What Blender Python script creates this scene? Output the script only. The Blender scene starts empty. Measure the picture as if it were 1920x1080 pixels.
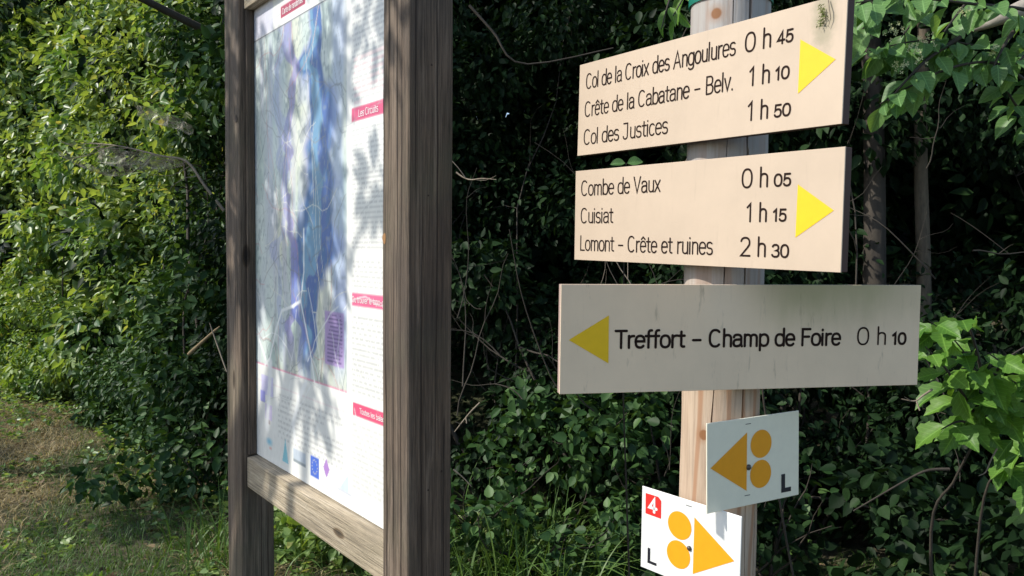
import bpy, bmesh, math, random
import numpy as np
from mathutils import Matrix, Vector
R = math.radians
random.seed(7); rng = np.random.default_rng(7)
S = bpy.context.scene
COL = S.collection

# ------------------------------------------------------------------ camera, sky, sun, exposure
cam = bpy.data.cameras.new('camera'); camo = bpy.data.objects.new('camera', cam); COL.objects.link(camo)
cam.lens = 36 * 1500 / 1920; cam.sensor_width = 36; cam.clip_end = 300; cam.clip_start = 0.05
CAMZ = 1.55; PITCH = R(-2)
camo.location = (0, 0, CAMZ); camo.rotation_euler = (R(90) + PITCH, 0, 0)
S.camera = camo
EL = R(42); SH = Vector((-0.968, -0.20, 0)).normalized()
SUN = Vector((SH.x * math.cos(EL), SH.y * math.cos(EL), math.sin(EL)))
w = bpy.data.worlds.new('World'); S.world = w; w.use_nodes = True
nt = w.node_tree; bg = nt.nodes['Background']
sky = nt.nodes.new('ShaderNodeTexSky'); sky.sky_type = 'NISHITA'; sky.sun_disc = False
sky.sun_elevation = EL; sky.sun_rotation = math.atan2(SUN.x, SUN.y)
nt.links.new(sky.outputs[0], bg.inputs[0]); bg.inputs[1].default_value = 0.15
sl = bpy.data.lights.new('sun', 'SUN'); sl.energy = 3.5; sl.angle = R(0.53); sl.color = (1, .95, .86)
so = bpy.data.objects.new('sun', sl); COL.objects.link(so); so.rotation_euler = SUN.to_track_quat('Z', 'Y').to_euler()
S.view_settings.view_transform = 'Standard'; S.view_settings.look = 'None'
S.view_settings.exposure = 0.5; S.view_settings.gamma = 1; S.view_settings.use_curve_mapping = False
S.render.engine = 'CYCLES'
S.cycles.max_bounces = 6; S.cycles.diffuse_bounces = 3; S.cycles.transmission_bounces = 4; S.cycles.transparent_max_bounces = 4

def ray(px, py):
    a, b = (px - 960) / 1500, -(py - 540) / 1500
    c, s = math.cos(PITCH), math.sin(PITCH)
    return Vector((a, c - b * s, s + b * c))
def P(px, py, Y):                       # the point at depth Y (metres north of the camera) seen at photo pixel px,py
    d = ray(px, py); return Vector((0, 0, CAMZ)) + d * (Y / d.y)

# ------------------------------------------------------------------ helpers
def mesh(name, verts, faces, mat=None, parent=None, smooth=False, link=True):
    me = bpy.data.meshes.new(name)
    me.from_pydata([tuple(v) for v in verts], [], faces); me.update()
    if mat: me.materials.append(mat)
    if smooth: me.polygons.foreach_set('use_smooth', [True] * len(me.polygons))
    o = bpy.data.objects.new(name, me)
    if link: COL.objects.link(o)
    if parent: o.parent = parent
    return o
def npmesh(name, V, F, mat, parent=None, smooth=False):      # V (n,3); F (m,k) all faces of k corners
    me = bpy.data.meshes.new(name); m, k = F.shape
    me.vertices.add(len(V)); me.vertices.foreach_set('co', np.ascontiguousarray(V, np.float32).ravel())
    me.loops.add(m * k); me.loops.foreach_set('vertex_index', np.ascontiguousarray(F, np.int32).ravel())
    me.polygons.add(m); me.polygons.foreach_set('loop_start', np.arange(0, m * k, k, dtype=np.int32))
    me.polygons.foreach_set('loop_total', np.full(m, k, np.int32))
    if smooth: me.polygons.foreach_set('use_smooth', np.ones(m, bool))
    me.update(calc_edges=True); me.materials.append(mat)
    o = bpy.data.objects.new(name, me); COL.objects.link(o)
    if parent: o.parent = parent
    return o
def thing(name, label, cat, mat4=None, group=None):
    o = bpy.data.objects.new(name, None); COL.objects.link(o); o.empty_display_size = .1
    if mat4 is not None: o.matrix_world = mat4
    o['label'] = label; o['category'] = cat
    if group: o['group'] = group
    return o
def tag(o, label=None, cat=None, group=None, kind=None):
    for k, v in (('label', label), ('category', cat), ('group', group), ('kind', kind)):
        if v: o[k] = v
    return o
def box(x0, x1, y0, y1, z0, z1, bev=0.0, seg=2, name='box', mat=None, parent=None, cuts=0, wob=0):
    bm = bmesh.new()
    bmesh.ops.create_cube(bm, size=1)
    for v in bm.verts:
        v.co = Vector((x0 + (v.co.x + .5) * (x1 - x0), y0 + (v.co.y + .5) * (y1 - y0), z0 + (v.co.z + .5) * (z1 - z0)))
    if cuts:
        L = max(x1 - x0, y1 - y0, z1 - z0)
        es = [e for e in bm.edges if abs(e.calc_length() - L) < 1e-6]
        bmesh.ops.subdivide_edges(bm, edges=es, cuts=cuts, use_grid_fill=True)
    if bev:
        es = [e for e in bm.edges if len(e.link_faces) == 2 and e.calc_face_angle(0) > .5]
        bmesh.ops.bevel(bm, geom=es, offset=bev, segments=seg, profile=.6, affect='EDGES')
    if wob:
        for v in bm.verts:
            z = v.co.z if (z1 - z0) > (x1 - x0) else v.co.x
            v.co.x += wob * math.sin(z * 5.1 + v.co.y * 30); v.co.y += wob * .6 * math.sin(z * 7.3 + 1 + v.co.x * 9)
    me = bpy.data.meshes.new(name); bm.to_mesh(me); bm.free()
    if mat: me.materials.append(mat)
    o = bpy.data.objects.new(name, me); COL.objects.link(o)
    if parent: o.parent = parent
    return o
def tubes(name, lines, mat, parent=None, sides=6):            # lines: list of (points, radii)
    V = []; F = []
    for pts, rad in lines:
        n = len(pts); b = len(V)
        for i, p in enumerate(pts):
            t = (pts[min(i + 1, n - 1)] - pts[max(i - 1, 0)]).normalized()
            a = t.cross(Vector((.31, .77, .55))).normalized(); c = t.cross(a)
            for k in range(sides):
                th = 2 * math.pi * k / sides
                V.append(p + (a * math.cos(th) + c * math.sin(th)) * rad[i])
        for i in range(n - 1):
            for k in range(sides):
                k2 = (k + 1) % sides
                F.append((b + i * sides + k, b + i * sides + k2, b + (i + 1) * sides + k2, b + (i + 1) * sides + k))
    return mesh(name, V, F, mat, parent, smooth=True)
def curve(p0, p1, n, wob, sag=0.0, rn=random):
    L = (p1 - p0).length; out = []
    off = Vector((0, 0, 0)); 
    a = [Vector((rn.uniform(-1, 1), rn.uniform(-1, 1), rn.uniform(-1, 1))) for _ in range(3)]
    for i in range(n):
        t = i / (n - 1)
        o = a[0] * math.sin(math.pi * t) + a[1] * math.sin(2 * math.pi * t) * .5 + a[2] * math.sin(5 * t * math.pi) * .12
        p = p0.lerp(p1, t) + o * wob * L; p.z += sag * math.sin(math.pi * t)
        out.append(p)
    return out
def smoothline(pts, n):
    pts = [Vector(p) for p in pts]; out = []
    m = len(pts)
    for i in range(n):
        t = i / (n - 1) * (m - 1); k = min(int(t), m - 2); f = t - k
        p0 = pts[max(k - 1, 0)]; p1 = pts[k]; p2 = pts[k + 1]; p3 = pts[min(k + 2, m - 1)]
        out.append(.5 * ((2 * p1) + (p2 - p0) * f + (2 * p0 - 5 * p1 + 4 * p2 - p3) * f * f + (3 * p1 - p0 - 3 * p2 + p3) * f ** 3))
    return out

# ------------------------------------------------------------------ materials
class NT:
    def __init__(s, name):
        s.m = bpy.data.materials.new(name); s.m.use_nodes = True; s.t = s.m.node_tree
        s.b = s.t.nodes['Principled BSDF']; s.out = s.t.nodes['Material Output']
    def n(s, kind, **kw):
        x = s.t.nodes.new('ShaderNode' + kind)
        for k, v in kw.items():
            if k in x.inputs and not hasattr(type(x), k): x.inputs[k].default_value = v
            else: setattr(x, k, v)
        return x
    def l(s, a, b): s.t.links.new(a, b)
    def coord(s, scale=(1, 1, 1), which='Object', loc=(0, 0, 0)):
        c = s.n('TexCoord'); m = s.n('Mapping'); m.inputs['Scale'].default_value = scale; m.inputs['Location'].default_value = loc
        s.l(c.outputs[which], m.inputs[0]); return m.outputs[0]
    def noise(s, vec, scale, detail=4, rough=.55, dist=0):
        x = s.n('TexNoise'); x.inputs['Scale'].default_value = scale; x.inputs['Detail'].default_value = detail
        x.inputs['Roughness'].default_value = rough; x.inputs['Distortion'].default_value = dist
        s.l(vec, x.inputs['Vector']); return x.outputs['Fac']
    def ramp(s, fac, stops):
        r = s.n('ValToRGB'); e = r.color_ramp.elements
        while len(e) < len(stops): e.new(.5)
        for q, (p, c) in zip(e, stops):
            q.position = p; q.color = (*c, 1) if len(c) == 3 else c
        s.l(fac, r.inputs[0]); return r.outputs[0]
    def mix(s, fac, a, b, mode='MIX'):
        x = s.n('MixRGB'); x.blend_type = mode
        for i, v in zip((0, 1, 2), (fac, a, b)):
            if hasattr(v, 'is_linked') or hasattr(v, 'links'): s.l(v, x.inputs[i])
            elif i == 0: x.inputs[0].default_value = v
            else: x.inputs[i].default_value = (*v, 1)
        return x.outputs[0]
    def math(s, op, a, b=0.0, clamp=False):
        x = s.n('Math'); x.operation = op; x.use_clamp = clamp
        for i, v in ((0, a), (1, b)):
            if hasattr(v, 'links'): s.l(v, x.inputs[i])
            else: x.inputs[i].default_value = v
        return x.outputs[0]
    def bump(s, h, strength=.3, dist=.002):
        x = s.n('Bump'); x.inputs['Strength'].default_value = strength; x.inputs['Distance'].default_value = dist
        s.l(h, x.inputs['Height']); s.l(x.outputs[0], s.b.inputs['Normal'])
    def col(s, v):
        if hasattr(v, 'links'): s.l(v, s.b.inputs['Base Color'])
        else: s.b.inputs['Base Color'].default_value = (*v, 1)
        return s
    def rough(s, v): s.b.inputs['Roughness'].default_value = v; return s
G = (0, 0, 0); W = (1, 1, 1)

def leaf_mat(name, dark, mid, light, trans=.3, rough=.42, yellow=None, spec=.5, patch=0, vein=False):
    M = NT(name)
    g = M.n('NewGeometry'); oi = M.n('ObjectInfo')
    r = M.math('FRACT', M.math('ADD', g.outputs['Random Per Island'], oi.outputs['Random']))
    stops = [(0, dark), (.5, mid), (.93, light)]
    if yellow: stops.append((.985, yellow))
    c = M.ramp(r, stops)
    nz = M.noise(M.coord((1, 1, 1)), 45, 2)
    c = M.mix(M.math('MULTIPLY', nz, .55), c, tuple(x * .55 for x in mid))
    if patch:      # whole sprays differ in hue: young yellow-green growth, older blue-green growth
        pn = M.noise(g.outputs['Position'], 1.5, 3, .6)
        c = M.mix(M.ramp(pn, [(.46, G), (.60, (patch,) * 3)]), c, (.30, .39, .11)); pn2 = M.noise(g.outputs['Position'], 2.3, 2)
        c = M.mix(M.ramp(pn2, [(.38, (patch,) * 3), (.48, G)]), c, (.035, .10, .045))
    if vein:
        sx = M.n('SeparateXYZ'); M.l(M.n('TexCoord').outputs['Object'], sx.inputs[0]); ay = M.math('ABSOLUTE', sx.outputs[1])
        side = M.math('FRACT', M.math('MULTIPLY', M.math('SUBTRACT', sx.outputs[0], M.math('MULTIPLY', ay, .9)), 7.0))
        v1 = M.ramp(side, [(.0, (.8,) * 3), (.10, G), (.9, G), (1, (.8,) * 3)]); v2 = M.ramp(ay, [(.010, W), (.022, G)])
        vv_ = M.mix(1.0, v1, v2, 'LIGHTEN'); c = M.mix(M.math('MULTIPLY', vv_, .38), c, tuple(min(1, x * 1.7 + .03) for x in light))
        bl = M.noise(M.coord((1, 1, 1)), 7, 4, .7); c = M.mix(M.ramp(bl, [(.62, G), (.70, (.5,) * 3)]), c, (.16, .17, .04))
        M.bump(vv_, -.5, .01)
    M.col(c).rough(rough); M.b.inputs['Specular IOR Level'].default_value = spec
    tr = M.n('BsdfTranslucent'); tc = M.mix(1.0, c, (1.5, 1.35, .5), 'MULTIPLY'); M.l(tc, tr.inputs[0])
    ms = M.n('MixShader'); ms.inputs[0].default_value = trans
    M.l(M.b.outputs[0], ms.inputs[1]); M.l(tr.outputs[0], ms.inputs[2]); M.l(ms.outputs[0], M.out.inputs[0])
    return M.m
L_HEDGE = leaf_mat('hedge_leaf', (.08, .17, .035), (.17, .31, .075), (.42, .54, .25), .40, .40, (.47, .43, .18), .55, .7)  # green raised so the left hedge carries some sunlight in its colour
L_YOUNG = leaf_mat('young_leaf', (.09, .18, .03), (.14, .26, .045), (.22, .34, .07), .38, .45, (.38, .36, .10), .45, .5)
L_SHADE = leaf_mat('shaded_hedge_leaf', (.018, .048, .012), (.036, .09, .024), (.11, .20, .06), .2, .5, None, .25)  # darkened copy of the hedge leaf, shade put into the colour
L_DEEPSHADE = leaf_mat('deep_shade_leaf', (.006, .016, .006), (.010, .027, .009), (.03, .065, .02), .15, .55, None, .13)  # leaf green darkened to hold the deep shade of the thicket
L_NEAR = leaf_mat('dogwood_leaf', (.075, .175, .05), (.13, .27, .075), (.20, .36, .12), .36, .45, None, .4, 0, True)
L_BRIGHT = leaf_mat('bramble_leaf', (.07, .18, .025), (.11, .25, .035), (.17, .33, .05), .35, .45, None, .35, 0, True)
GRASS = leaf_mat('green_grass', (.06, .13, .02), (.09, .18, .03), (.15, .24, .06), .3, .5)
STRAW = leaf_mat('dry_grass', (.15, .11, .05), (.36, .28, .13), (.58, .48, .26), .2, .7)
def bark(name, a, b, sc=30):
    M = NT(name); v = M.coord((1, 1, .25)); n1 = M.noise(v, sc, 5, .65); n2 = M.noise(v, sc * .2, 2)
    M.col(M.ramp(M.math('ADD', M.math('MULTIPLY', n1, .6), M.math('MULTIPLY', n2, .4)), [(.3, a), (.7, b)])).rough(.85)
    M.bump(n1, .6, .004); return M.m
BARK = bark('dark_bark', (.018, .014, .010), (.065, .052, .038))
PALE = bark('pale_dead_bark', (.14, .11, .08), (.34, .28, .21), 60)

MIDB = bark('tan_bark', (.05, .04, .028), (.19, .15, .10), 55)
def weathered(name, axis, a, b, c, lim=0.0):
    M = NT(name)
    sc = {'z': (1, 1, .045), 'x': (.045, 1, 1)}[axis]
    v = M.coord(sc); v2 = M.coord((1, 1, 1))
    fib = M.noise(M.coord({'z': (1, 1, .022), 'x': (.022, 1, 1)}[axis]), 330, 6, .75, .2); band = M.noise(v, 40, 6, .68, .9); blot = M.noise(M.coord({'z': (1, 1, .35), 'x': (.35, 1, 1)}[axis]), 11, 5, .65)
    col = M.ramp(band, [(.30, a), (.52, b), (.72, c)])
    dk = M.ramp(fib, [(.38, (.22, .20, .18)), (.47, (.75, .74, .72)), (.6, (1.25, 1.22, 1.2))])
    col = M.mix(.8, col, dk, 'MULTIPLY')
    col = M.mix(M.ramp(blot, [(.42, G), (.66, (.6, .6, .6))]), col, tuple(x * .6 + .02 for x in a))
    gb = M.noise(v2, 4, 4, .6); col = M.mix(M.ramp(gb, [(.5, G), (.72, (.35,) * 3)]), col, (.12, .125, .07))
    vo = M.n('TexVoronoi'); vo.inputs['Scale'].default_value = 1.0
    sc2 = {'z': (9, 9, 3.1), 'x': (3.1, 9, 9)}[axis]
    M.l(M.coord(sc2, loc=(.3, .1, .8)), vo.inputs['Vector'])
    kn = M.ramp(vo.outputs['Distance'], [(.045, (.05, .035, .022)), (.085, (.35, .28, .2)), (.11, W)])
    col = M.mix(.9, col, kn, 'MULTIPLY')
    M.col(col).rough(.82)
    h = M.math('ADD', M.math('MULTIPLY', fib, .7), M.math('MULTIPLY', band, .5)); M.bump(h, 1.0, .005)
    return M.m
POSTW = weathered('weathered_post_wood', 'z', (.070, .049, .035), (.16, .117, .083), (.29, .225, .17))
RAILW = weathered('pale_rail_wood', 'x', (.32, .26, .175), (.48, .40, .285), (.60, .52, .40))

# ------------------------------------------------------------------ setting: ground, bank
def ground_h(x, y):
    d = y - hedge_y(x)
    base = .04 * np.sin(x * 1.3 + .4) * np.cos(y * .9) + .015 * np.sin(x * 4.1) * np.sin(y * 3.7)
    return base + np.clip(d - .8, 0, None) * .42 - np.clip(d - 9, 0, None) * .42
HX = np.array([-40, -9, -7, -4.8, -3.2, -1.9, -.9, 0, 1, 2, 3, 8, 40.]); HY = np.array([30, 11.6, 9.9, 8.2, 6.5, 4.8, 4.5, 4.3, 4.0, 3.6, 3.2, 2.2, 2.])
def hedge_y(x): return np.interp(x, HX, HY)
gx = np.unique(np.concatenate([np.linspace(-150, 150, 61), np.linspace(-10, 6, 161)]))
gy = np.unique(np.concatenate([np.linspace(-150, 150, 61), np.linspace(0, 14, 141)]))
XX, YY = np.meshgrid(gx, gy); ZZ = ground_h(XX, YY)
n0, n1 = XX.shape; idx = np.arange(n0 * n1).reshape(n0, n1)
F = np.stack([idx[:-1, :-1], idx[:-1, 1:], idx[1:, 1:], idx[1:, :-1]], -1).reshape(-1, 4)
M = NT('earth_and_dry_grass'); v = M.coord((1, 1, 1))
big = M.noise(v, 1.6, 5, .6); mid = M.noise(v, 14, 5, .7); fine = M.noise(v, 110, 4, .75)
c = M.ramp(mid, [(.32, (.06, .048, .026)), (.5, (.15, .125, .068)), (.68, (.28, .235, .14))])
c = M.mix(M.ramp(big, [(.42, G), (.58, (.85,) * 3)]), c, (.05, .075, .022))
c = M.mix(M.ramp(fine, [(.35, (.8, .8, .8)), (.6, G)]), c, (.035, .028, .016))
M.col(c).rough(.95); M.bump(M.math('ADD', mid, fine), .9, .02)
gr = npmesh('ground', np.stack([XX, YY, ZZ], -1).reshape(-1, 3), F, M.m, smooth=True); gr['kind'] = 'structure'
def gz(x, y): return float(ground_h(np.array(x), np.array(y)))

# ------------------------------------------------------------------ stroke lettering, as cut on the signs
def E(cx, cy, rx, ry, a0, a1, n=14):
    out = []
    for i in range(n + 1):
        a = R(a0 + (a1 - a0) * i / n); c_, s_ = math.cos(a), math.sin(a)
        out.append((cx + rx * math.copysign(abs(c_) ** .85, c_), cy + ry * math.copysign(abs(s_) ** .85, s_)))
    return out
XH = .70
def bowl(cx=.23, rx=.19): return E(cx, XH / 2, rx, XH / 2, 0, 360, 22)
GL = {
 ' ': (.26, []),
 'C': (.60, [E(.29, .5, .24, .5, 48, 312, 20)]),
 'o': (.46, [bowl()]),
 'l': (.17, [[(.07, 0), (.07, 1.04)]]),
 'd': (.48, [E(.23, XH / 2, .19, XH / 2, 20, 340, 20), [(.41, 1.04), (.41, 0)]]),
 'e': (.46, [[(.05, .37)] + [(.41, .37)] + E(.23, XH / 2, .185, XH / 2, 12, 318, 20)]),
 'a': (.47, [[(.06, .55)] + E(.22, .50, .17, .20, 150, 0, 10) + [(.39, .3), (.39, .08), (.42, 0)], [(.39, .42), (.28, .405)] + E(.20, .20, .15, .20, 90, 270, 10) + [(.30, .03), (.39, .14)]]),
 'r': (.32, [[(.08, 0), (.08, XH)], [(.08, .42)] + E(.27, .45, .19, .24, 170, 85, 8)]),
 'i': (.17, [[(.07, 0), (.07, XH)], [(.07, .92), (.07, .955)]]),
 'x': (.44, [[(.04, 0), (.38, XH)], [(.04, XH), (.38, 0)]]),
 's': (.42, [E(.205, .53, .15, .17, 35, 180, 8) + E(.205, .53, .15, .17, 180, 262, 5)[1:] + E(.205, .18, .16, .18, 82, -90, 9) + E(.205, .18, .16, .18, 270, 205, 5)[1:]]),
 'A': (.60, [[(.03, 0), (.28, 1), (.53, 0)], [(.12, .33), (.44, .33)]]),
 'n': (.46, [[(.08, 0), (.08, XH)], [(.08, .46)] + E(.235, .47, .155, .22, 165, 0, 10) + [(.39, 0)]]),
 'h': (.46, [[(.08, 0), (.08, 1.04)], [(.08, .46)] + E(.235, .47, .155, .22, 165, 0, 10) + [(.39, 0)]]),
 'm': (.70, [[(.08, 0), (.08, XH)], [(.08, .46)] + E(.215, .47, .135, .22, 165, 0, 9) + [(.35, 0)], [(.35, .46)] + E(.485, .47, .135, .22, 165, 0, 9) + [(.62, 0)]]),
 'u': (.46, [[(.08, XH)] + [(.08, .24)] + E(.235, .23, .155, .22, 180, 345, 10) + [(.39, .25)], [(.39, XH), (.39, 0)]]),
 'g': (.48, [E(.23, XH / 2, .19, XH / 2, 20, 340, 20), [(.41, XH), (.41, -.05)] + E(.235, -.07, .175, .19, 0, -150, 9)]),
 't': (.32, [[(.14, .92), (.14, .16)] + E(.24, .16, .10, .14, 180, 285, 6), [(.02, XH - .02), (.28, XH - .02)]]),
 'b': (.48, [[(.07, 1.04), (.07, 0)], E(.25, XH / 2, .19, XH / 2, 160, -160, 20)]),
 'B': (.55, [[(.08, 0), (.08, 1), (.25, 1)] + E(.26, .76, .19, .24, 90, -90, 9) + [(.08, .52)], [(.09, .52), (.26, .52)] + E(.27, .26, .21, .26, 88, -90, 9) + [(.08, 0)]]),
 'v': (.42, [[(.03, XH), (.20, 0), (.37, XH)]]),
 '.': (.2, [[(.07, 0), (.07, .03)]]),
 '-': (.50, [[(.08, .40), (.40, .40)]]),
 'J': (.50, [[(.06, 1), (.34, 1), (.34, .24)] + E(.19, .22, .15, .22, 0, -170, 9)]),
 'c': (.42, [E(.22, XH / 2, .18, XH / 2, 48, 312, 16)]),
 'V': (.55, [[(.03, 1), (.26, 0), (.49, 1)]]),
 'L': (.45, [[(.08, 1), (.08, 0), (.40, 0)]]),
 'T': (.50, [[(.02, 1), (.48, 1)], [(.25, 1), (.25, 0)]]),
 'F': (.48, [[(.08, 0), (.08, 1), (.43, 1)], [(.08, .53), (.38, .53)]]),
 'f': (.31, [[(.13, 0), (.13, .82)] + E(.24, .84, .11, .18, 180, 80, 6), [(.01, XH - .02), (.27, XH - .02)]]),
 'p': (.48, [[(.07, XH), (.07, -.27)], E(.25, XH / 2, .19, XH / 2, 160, -160, 20)]),
 '0': (.60, [E(.28, .5, .23, .5, 0, 360, 26)]),
 '1': (.40, [[(.06, .80), (.22, 1), (.22, 0)]]),
 '2': (.58, [E(.27, .72, .21, .28, 165, -20, 12) + [(.38, .45), (.07, 0), (.50, 0)]]),
 '3': (.56, [E(.25, .755, .19, .245, 160, -90, 12) + E(.25, .27, .22, .27, 90, -160, 13)[1:]]),
 '4': (.58, [[(.36, 0), (.36, 1), (.05, .28), (.50, .28)]]),
 '5': (.56, [[(.45, 1), (.12, 1), (.09, .52)] + E(.26, .32, .21, .32, 120, -155, 14)]),
}
GL['ê'] = (GL['e'][0], GL['e'][1] + [[(.10, .82), (.23, .97), (.36, .82)]])
def ribbon(pts, hw, y, V, F):
    q = [pts[0]]
    for p in pts[1:]:
        if math.hypot(p[0] - q[-1][0], p[1] - q[-1][1]) > hw * .25: q.append(p)
    if len(q) < 2: q.append((q[0][0], q[0][1] + hw * .5))
    closed = math.hypot(q[0][0] - q[-1][0], q[0][1] - q[-1][1]) < hw * 1.2 and len(q) > 8
    if closed: q[-1] = q[0]
    n = len(q); L = []
    for i in range(n):
        if closed: a = q[i - 1] if i else q[-2]; b = q[i + 1] if i < n - 1 else q[1]
        else: a = q[max(i - 1, 0)]; b = q[min(i + 1, n - 1)]
        d0 = (q[i][0] - a[0], q[i][1] - a[1]); d1 = (b[0] - q[i][0], b[1] - q[i][1])
        def nm(d):
            l = math.hypot(*d); return (d[0] / l, d[1] / l) if l > 1e-9 else None
        u0, u1 = nm(d0), nm(d1); u0 = u0 or u1; u1 = u1 or u0
        t = nm((u0[0] + u1[0], u0[1] + u1[1])) or u0
        k = min(1 / max(t[0] * u0[0] + t[1] * u0[1], .35), 2.2)
        L.append((q[i], t, k))
    rows = []
    if not closed:
        (p, t, k) = L[0]
        for f in (1, .92, .7, .38):
            rows.append((p[0] - t[0] * hw * f, p[1] - t[1] * hw * f, t, math.sqrt(1 - f * f) + (.02 if f == 1 else 0)))
    for p, t, k in L: rows.append((p[0], p[1], t, k))
    if not closed:
        (p, t, k) = L[-1]
        for f in (.38, .7, .92, 1):
            rows.append((p[0] + t[0] * hw * f, p[1] + t[1] * hw * f, t, math.sqrt(1 - f * f) + (.02 if f == 1 else 0)))
    b = len(V)
    for x, z, t, k in rows:
        V.append((x - t[1] * hw * k, y, z + t[0] * hw * k)); V.append((x + t[1] * hw * k, y, z - t[0] * hw * k))
    for i in range(len(rows) - 1):
        F.append((b + 2 * i, b + 2 * i + 1, b + 2 * i + 3, b + 2 * i + 2))
def text(s, x0, x1, z, cap, hw, mat, parent, y=-.0004, name='lettering', track=1.0):
    tot = sum(GL[ch][0] for ch in s) - .12
    k = (x1 - x0) / (tot * cap); V = []; F = []; x = -.06; j = 0
    for ch in s:
        adv, strokes = GL[ch]
        for st in strokes:
            ribbon([(x0 + (x + a) * cap * k, z + b * cap) for a, b in st], hw, y - .00004 * (j % 7), V, F); j += 1
        x += adv
    return mesh(name, V, F, mat, parent)
def poly(name, pts, y, mat, parent, back=None):
    return mesh(name, [(a, y, b) for a, b in pts], [tuple(range(len(pts)))], mat, parent)
def plain(name, c, r=.5, spec=.5):
    M = NT(name); v = M.coord((1, 1, 1)); n = M.noise(v, 60, 4); M.col(M.mix(M.ramp(n, [(.3, G), (.8, (.35,) * 3)]), c, tuple(x * .8 for x in c))).rough(r)
    M.b.inputs['Specular IOR Level'].default_value = spec; return M.m
INK = plain('engraved_brown_ink', (.022, .011, .008), .8, .15); YEL = plain('yellow_enamel', (.84, .53, .008), .38)
ORG = plain('orange_yellow_print', (.88, .36, .012), .4); REDP = plain('red_print', (.72, .03, .025), .4)
WHT = plain('white_print', (.85, .85, .83), .4); BLK = plain('black_print', (.012, .012, .02), .5)
STEEL = plain('dark_screw', (.06, .05, .045), .35)

# ------------------------------------------------------------------ the waymark post
pA = P(1369, 30, 1.238); pB = P(1346.5, 900, 1.252)
axis = (pA - pB).normalized()
base = pB - axis * (pB.z / axis.z); top = pB + axis * ((2.02 - pB.z) / axis.z)
q = Vector((0, 0, 1)).rotation_difference(axis)
PM = Matrix.Translation(base) @ q.to_matrix().to_4x4()
H = (top - base).length
post = thing('waymark_post', 'round pale timber post carrying the hiking direction signs, cracked and knotty', 'post', PM)
M = NT('stripped_round_timber')
v = M.coord((1, 1, .05)); fib = M.noise(v, 120, 5, .7, .2); band = M.noise(v, 22, 4, .6, .9)
tc = M.n('TexCoord'); sp = M.n('SeparateXYZ'); M.l(tc.outputs['Object'], sp.inputs[0])
warm = M.ramp(band, [(.25, (.40, .28, .195)), (.48, (.49, .365, .265)), (.72, (.56, .45, .34))])
grey = M.ramp(band, [(.25, (.30, .275, .25)), (.5, (.38, .355, .33)), (.75, (.46, .435, .41))])
hz = M.n('MapRange'); M.l(sp.outputs[2], hz.inputs[0]); hz.inputs[1].default_value = 1.32; hz.inputs[2].default_value = 1.62
c = M.mix(hz.outputs[0], warm, grey)
ringv = M.n('TexWave'); ringv.bands_direction = 'X'; ringv.inputs['Scale'].default_value = 9; ringv.inputs['Distortion'].default_value = 9; ringv.inputs['Detail'].default_value = 2
M.l(M.coord((1.2, 1.2, .22)), ringv.inputs['Vector'])
hw_ = M.math('SUBTRACT', 1.0, M.math('MULTIPLY', hz.outputs[0], .75)); c = M.mix(M.math('MULTIPLY', M.ramp(ringv.outputs['Fac'], [(.72, G), (.93, (.75,) * 3)]), hw_), c, (.36, .18, .09))
c = M.mix(M.ramp(fib, [(.3, (.55,) * 3), (.52, G)]), c, (.24, .17, .12))
def knot(px, py, rad):
    p = P(px, py, 1.17); l = PM.inverted() @ p
    ln = l.copy(); ln.z = 0; ln = ln.normalized() * .06; return (ln.x, ln.y, l.z), rad
for (kp, kr) in (knot(1333, 18, .0085), knot(1300, 825, .008), knot(1383, 1030, .007)):
    d = M.n('VectorMath'); d.operation = 'DISTANCE'; M.l(tc.outputs['Object'], d.inputs[0]); d.inputs[1].default_value = kp
    dd = M.math('ADD', d.outputs['Value'], M.math('MULTIPLY', M.math('SUBTRACT', band, .5), .004))
    f = M.n('MapRange'); M.l(dd, f.inputs[0]); f.inputs[1].default_value = kr * .85; f.inputs[2].default_value = kr * 1.15; f.inputs[3].default_value = 1; f.inputs[4].default_value = 0
    f2 = M.n('MapRange'); M.l(dd, f2.inputs[0]); f2.inputs[1].default_value = kr * 1.1; f2.inputs[2].default_value = kr * 2.2; f2.inputs[3].default_value = .45; f2.inputs[4].default_value = 0
    c = M.mix(f2.outputs[0], c, (.33, .17, .08)); c = M.mix(f.outputs[0], c, (.26, .115, .045))
M.col(c).rough(.75); M.bump(M.math('ADD', fib, band), .5, .0015)
V = []; F = []; NZ = 60; angs = []
cr = [(R(-116), .0014, .010, 0, 1.36), (R(-75), .0020, .014, 1.2, 2.1), (R(-42), .0013, .009, 0, 1.25), (R(-101), .0009, .006, 1.5, 2.1), (R(-60), .0008, .005, .3, 1.2)]   # cracks: angle, half width, depth, z range
for i in range(72): angs.append((R(-180 + 5 * i), None))
for ci, (a, hw, dp, z0, z1) in enumerate(cr):
    for k, off in enumerate((-1, 0, 1)): angs.append((a + off * hw / .06, (ci, k)))
angs.sort(key=lambda t: t[0]); NA = len(angs)
for iz in range(NZ + 1):
    z = H * iz / NZ
    for a, ck in angs:
        r = .060 + .0008 * math.sin(z * 9 + a * 2) + .0005 * math.sin(z * 31 + a * 5)
        if ck:
            ci, k = ck
            a += .06 * math.sin(z * 5 + ci) + .02 * math.sin(z * 23 + ci)
            if k == 1 and cr[ci][3] <= z <= cr[ci][4]: r -= cr[ci][2]
        else: a += .0
        V.append((r * math.cos(a), r * math.sin(a), z))
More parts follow.
